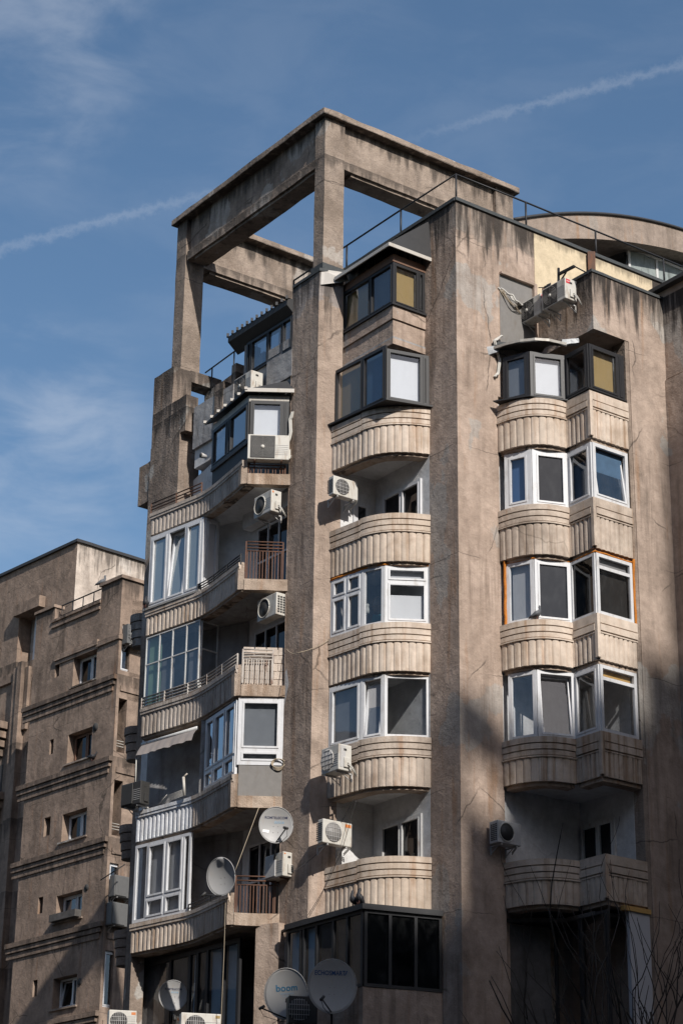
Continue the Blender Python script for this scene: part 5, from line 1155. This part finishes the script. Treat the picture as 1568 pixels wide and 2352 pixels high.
# ------------------------------------------------------------------ small fittings and cables
fl = H(3, 540, 645, tl + LN * .55, LA)
t = thing('floodlight', 'small black floodlight on a post between the two roof air conditioners', 'floodlight', fl)
a = MB(); a.tube([(0, 0, -.02), (0, 0, -.35)], .035, 8); a.build('post', 'rail_rust', t)
a = MB(); a.tube([(-.12, .0, .0), (.02, -.02, .0)], .014, 6); a.tube([(.02, -.02, 0), (.07, -.03, .0), (.10, -.04, .01), (.17, -.06, .02), (.175, -.06, .02)], .03, 12, r2=.085); a.build('lamp_head', 'metal_black', t)
bk0 = H(3, 652, 545, tl + LN * .40, LA)
t = thing('hoist_arm', 'black bracket arm standing above the corner block', 'bracket', bk0)
o_ = bk0; f_ = lambda n, x, y, P, az: H(n, x, y, P, az) - o_
a = MB(); a.bar(f_(3, 652, 500, tl + LN * .40, LA), f_(3, 652, 640, tl + LN * .40, LA), .045); a.bar(f_(3, 655, 545, tl + LN * .40, LA), f_(3, 768, 487, tl + LN * .40, LA), .06); a.bar(f_(3, 768, 487, tl + LN * .40, LA), f_(3, 872, 542, tl + RN * .2, RA), .03); a.bar(f_(3, 670, 590, tl + LN * .40, LA), f_(3, 708, 530, tl + LN * .40, LA), .03); a.build('arm', 'metal_black', t)
wp = H(3, 895, 475, C + RN * .1, RA)
t = thing('wooden_post', 'short brown post against the cream roof wall', 'post', wp); a = MB(); a.box(-.09, .09, -.06, .06, -.35, .35); a.box(-.1, -.03, -.08, -.06, -.35, .33); a.build('post', 'rail_rust', t, rough=.006, cell=.15)
lmp = H(4, 640, 1255, ta + LN * .05, LA)
t = thing('wall_lamp', 'small round lamp under the top left terrace', 'lamp', lmp); a = MB(); a.tube([(.05, .05, 0), (-.08, -.05, 0)], .05, 10, r2=.075); a.build('lamp_shade', 'ac_grey', t)
a = MB(); a.tube([(-.083, -.052, 0), (-.09, -.058, 0)], .06, 10); a.build('lens', 'ac_dark', t)
def cable(label, pts, r=.008, mt_='cable_white', sag=0, n=10, extra=None, cat='cable'):
    base = Vector(pts[0]); out = []
    P_ = [Vector(p) - base for p in pts]
    for i in range(len(P_) - 1):
        for j in range(n): t = j / n; q = P_[i].lerp(P_[i + 1], t); q.z -= sag * 4 * t * (1 - t) * (P_[i + 1] - P_[i]).length; out.append(q)
    out.append(P_[-1])
    a = MB(); a.tube(out, r, 6)
    if extra:
        for k, dx in enumerate(extra): a.tube([p + Vector((dx, -.01, .02 * math.sin(i * .7 + k))) for i, p in enumerate(out)], r, 6)
    o = a.build('cable', mt_); o.location = base; return tag(o, label, cat)
cable('thin pale cable crossing the pier from the block wall to the middle bay', [H(5, 1330, 1195, P3 + LN * .03, LA), H(9, 150, 555, P2 + LN * .05 + RN * .05, 87), H(9, 440, 428, P2 + RN * .05, 87)], .008, 'cable_tan', .06)
cable('white cables looping from the grey panel to the roof air conditioner', [H(3, 216, 650, C + RN * .02, RA), H(3, 300, 700, C + RN * .1, RA), H(3, 345, 755, C + RN * .15, RA), H(3, 392, 770, tl + LN * .4, LA)], .022, 'cable_white', .05, extra=(.04, -.03))
cable('thin dark cables hanging across the grey panel', [H(3, 220, 660, C + RN * .02, RA), H(3, 320, 780, C + RN * .12, RA), H(3, 395, 850, tl + LN * .3, LA)], .009, 'cable_tan', .08, extra=(.03, .06))
cable('white pipe bundle beside the foil end of the lean-to roof', [H(3, 230, 1000, Ce + RN * .08, RA), H(3, 175, 1035, Ce + RN * .08, RA), H(3, 195, 1100, Ce + RN * .06, RA), H(3, 215, 1180, Ce + RN * .04, RA), H(3, 205, 1270, Ce + RN * .04, RA), H(3, 180, 1300, Ce + RN * .03, RA)], .024, 'cable_white', 0, extra=(.03,))
cable('thick white pipes curving down the pier beside the white blind', [H(4, 1378, 885, P3 + LN * .05, LA), H(4, 1355, 950, P3 + LN * .08, LA), H(4, 1360, 1060, P3 + LN * .08, LA), H(4, 1335, 1150, P3 + LN * .12, LA), H(4, 1312, 1220, P3 + LN * .2, LA)], .026, 'cable_white', 0, extra=(.04,))
w0 = H(6, 1040, 840, Qc + Vector((0, -.15)), 87); w1 = H(6, 868, 1300, Qc + Vector((0, -.45)), 87)
cable('pale wire running down from the panelled balcony to the dented dish', [w0, w1], .007, 'cable_tan')
cable('long pale wire dropping from the dented dish to the bottom edge', [H(7, 700, 260, Qc + Vector((0, -.2)), 87), H(7, 690, 600, Qc + Vector((0, -.15)), 87), H(7, 672, 1004, Qc + Vector((0, -.1)), 87), H(7, 668, 1100, Qc + Vector((0, -.1)), 87)], .006, 'cable_tan')
cable('dark wire hung from the lower open bay to the printed dish unit', [H(10, 620, 215, SM, 87), H(10, 400, 590, P1 + RN * .3, 87), H(10, 235, 740, P2 + RN * .1, 87), H(10, 100, 830, P2 + LN * .3, 87)], .006, 'cable_black', .03)
cable('dark wire slanting down to the dark glazed box', [H(10, 640, 220, SM, 87), H(10, 520, 640, SM, 87), H(10, 390, 930, P2 + RN * .4, 87), H(10, 235, 1190, P2 + RN * .3, 87)], .006, 'cable_black', .02)
cl_ = H(6, 1182, 525, retR + Vector((-.05, -.05)), 87)
a = MB()
for k in range(4): a.tube([(math.cos(q) * (.125 + .012 * k), -.01 * k, math.sin(q) * (.135 - .01 * k) + .01 * k) for q in [i * math.pi / 12 for i in range(25)]], .010, 5)
o = a.build('cable_coil', 'cable_tan'); o.location = cl_; tag(o, 'coil of pale cable hung on the low pane of the panelled balcony', 'cable coil')
cable('dark rod sticking out from the neighbour beside its side window', [H(15, 855, 1132, nc + RZN * 1.0, RZ), H(15, 1060, 1000, nc + RZN * 1.0 + RZV * .4, RZ)], .02, 'cable_black', cat='rod')
cable('short white rod poking out of the third middle bay', [H(9, 450, 730, S_ + LN * .28, 87), H(9, 520, 734, S_ + LN * .05, 87)], .018, 'cable_white', cat='rod')
# things on the shelf behind the third middle window
bp = H(9, 820, 195, Wl[1] + Vector((0, .30)), 87)
t = thing('wicker_basket', 'small wicker basket with a tall handle behind the third bay window', 'basket', bp)
a = MB(); a.tube([(0, 0, -.09), (0, 0, -.03), (0, 0, .04), (0, 0, .06)], .10, 16, r2=.15); a.build('bowl', 'wicker', t); a = MB(); a.tube([(math.cos(q) * .14, 0, .05 + math.sin(q) * .26) for q in [i * math.pi / 12 for i in range(13)]], .010, 6); a.build('handle', 'wicker', t)
o = MB().loft([((0, 0, z), r, r, (1, 0, 0), (0, 1, 0)) for z, r in ((-.09, .04), (-.06, .075), (0, .08), (.05, .06), (.08, .045), (.11, .06), (.15, .055), (.18, .01))]).build('soft_toy', 'toy_white'); o.location = bp + Vector((-.24, 0, -.03)); tag(o, 'pale soft toy sitting left of the basket', 'soft toy')
o = MB().box(-.22, .22, -.12, .12, -.30, -.02).build('storage_bag', 'bag_teal', bevel=.05); o.location = bp + Vector((.08, 0, -.12)); tag(o, 'teal storage bag below the wicker basket', 'bag')
# drying rack on the awning balcony
dr = v3(aA.lerp(aB, .45) - o1_ * .25, ZF[3] + .9)
t = thing('clothes_rack', 'folded wire clothes rack on the dark awning balcony', 'clothes rack', dr)
a = MB()
for i in range(6): a.tube([Vector((d1.x, d1.y, 0)) * -.4 + Vector((0, 0, .03 * i)), Vector((d1.x, d1.y, 0)) * .4 + Vector((0, 0, .03 * i + .06))], .006, 5)
a.tube([Vector((d1.x, d1.y, 0)) * -.5, Vector((d1.x, d1.y, 0)) * -.2 + Vector((0, 0, .2))], .008, 5); a.build('frame', 'cable_white', t)

# ------------------------------------------------------------------ bare trees in front of the right corner
def bare_tree(label, x, y, h, seed, spread=1.0, fork=5.0, name='bare_tree'):
    rnd = random.Random(seed); t = thing(name, label, 'tree', (x, y, 0), 0, 'bare trees at the lower right')
    tr = MB(); br = MB()
    def grow(p, d, r, L, lev, mb):
        n = 6; pts = [p.copy()]; q = p.copy(); dd = d.copy()
        for i in range(n):
            dd = (dd + Vector((rnd.gauss(0, .13), rnd.gauss(0, .13), .05 + (.04 if lev > 1 else 0)))).normalized(); q = q + dd * L / n; pts.append(q.copy())
            if lev < 4 and (i >= 1) and rnd.random() < (.46 if lev < 3 else .18):
                az = rnd.uniform(0, 2 * math.pi); sd_ = Vector((math.cos(az), math.sin(az), 0)); nd = (dd * .75 + sd_ * .62 * spread + Vector((0, 0, .2))).normalized()
                grow(q, nd, r * .62 * (1 - .08 * i), L * rnd.uniform(.50, .75), lev + 1, br)
        mb.tube(pts, r, 5, r2=max(.0045, r * .35))
    trunk_top = Vector((0, 0, fork)); tr.tube([(0, 0, -.1), (.03, .02, fork * .5), trunk_top], .16, 8, r2=.11)
    for k in range(4):
        az = k * 1.6 + rnd.random(); grow(trunk_top - Vector((0, 0, rnd.uniform(0, .8))), Vector((math.cos(az) * .32 * spread, math.sin(az) * .32 * spread, 1)).normalized(), .06, h - fork, 1, br)
    tr.build('trunk', 'bark', t); br.build('branches', 'bark', t)
    return t
bare_tree('tall bare tree at the right edge of the picture', 6.0, 42.0, 9.6, 5, .8, 4.6)
bare_tree('bare tree with twigs in front of the pale board', 5.0, 42.5, 9.4, 11, .8, 4.8)
bare_tree('low bare tree with few curved twigs in front of the wide pilaster', 2.9, 42.0, 7.4, 23, 1.2, 5.0)
bare_tree('low bare tree in front of the dark lower corner glazing', 3.9, 41.5, 7.4, 31, 1.2, 4.8)
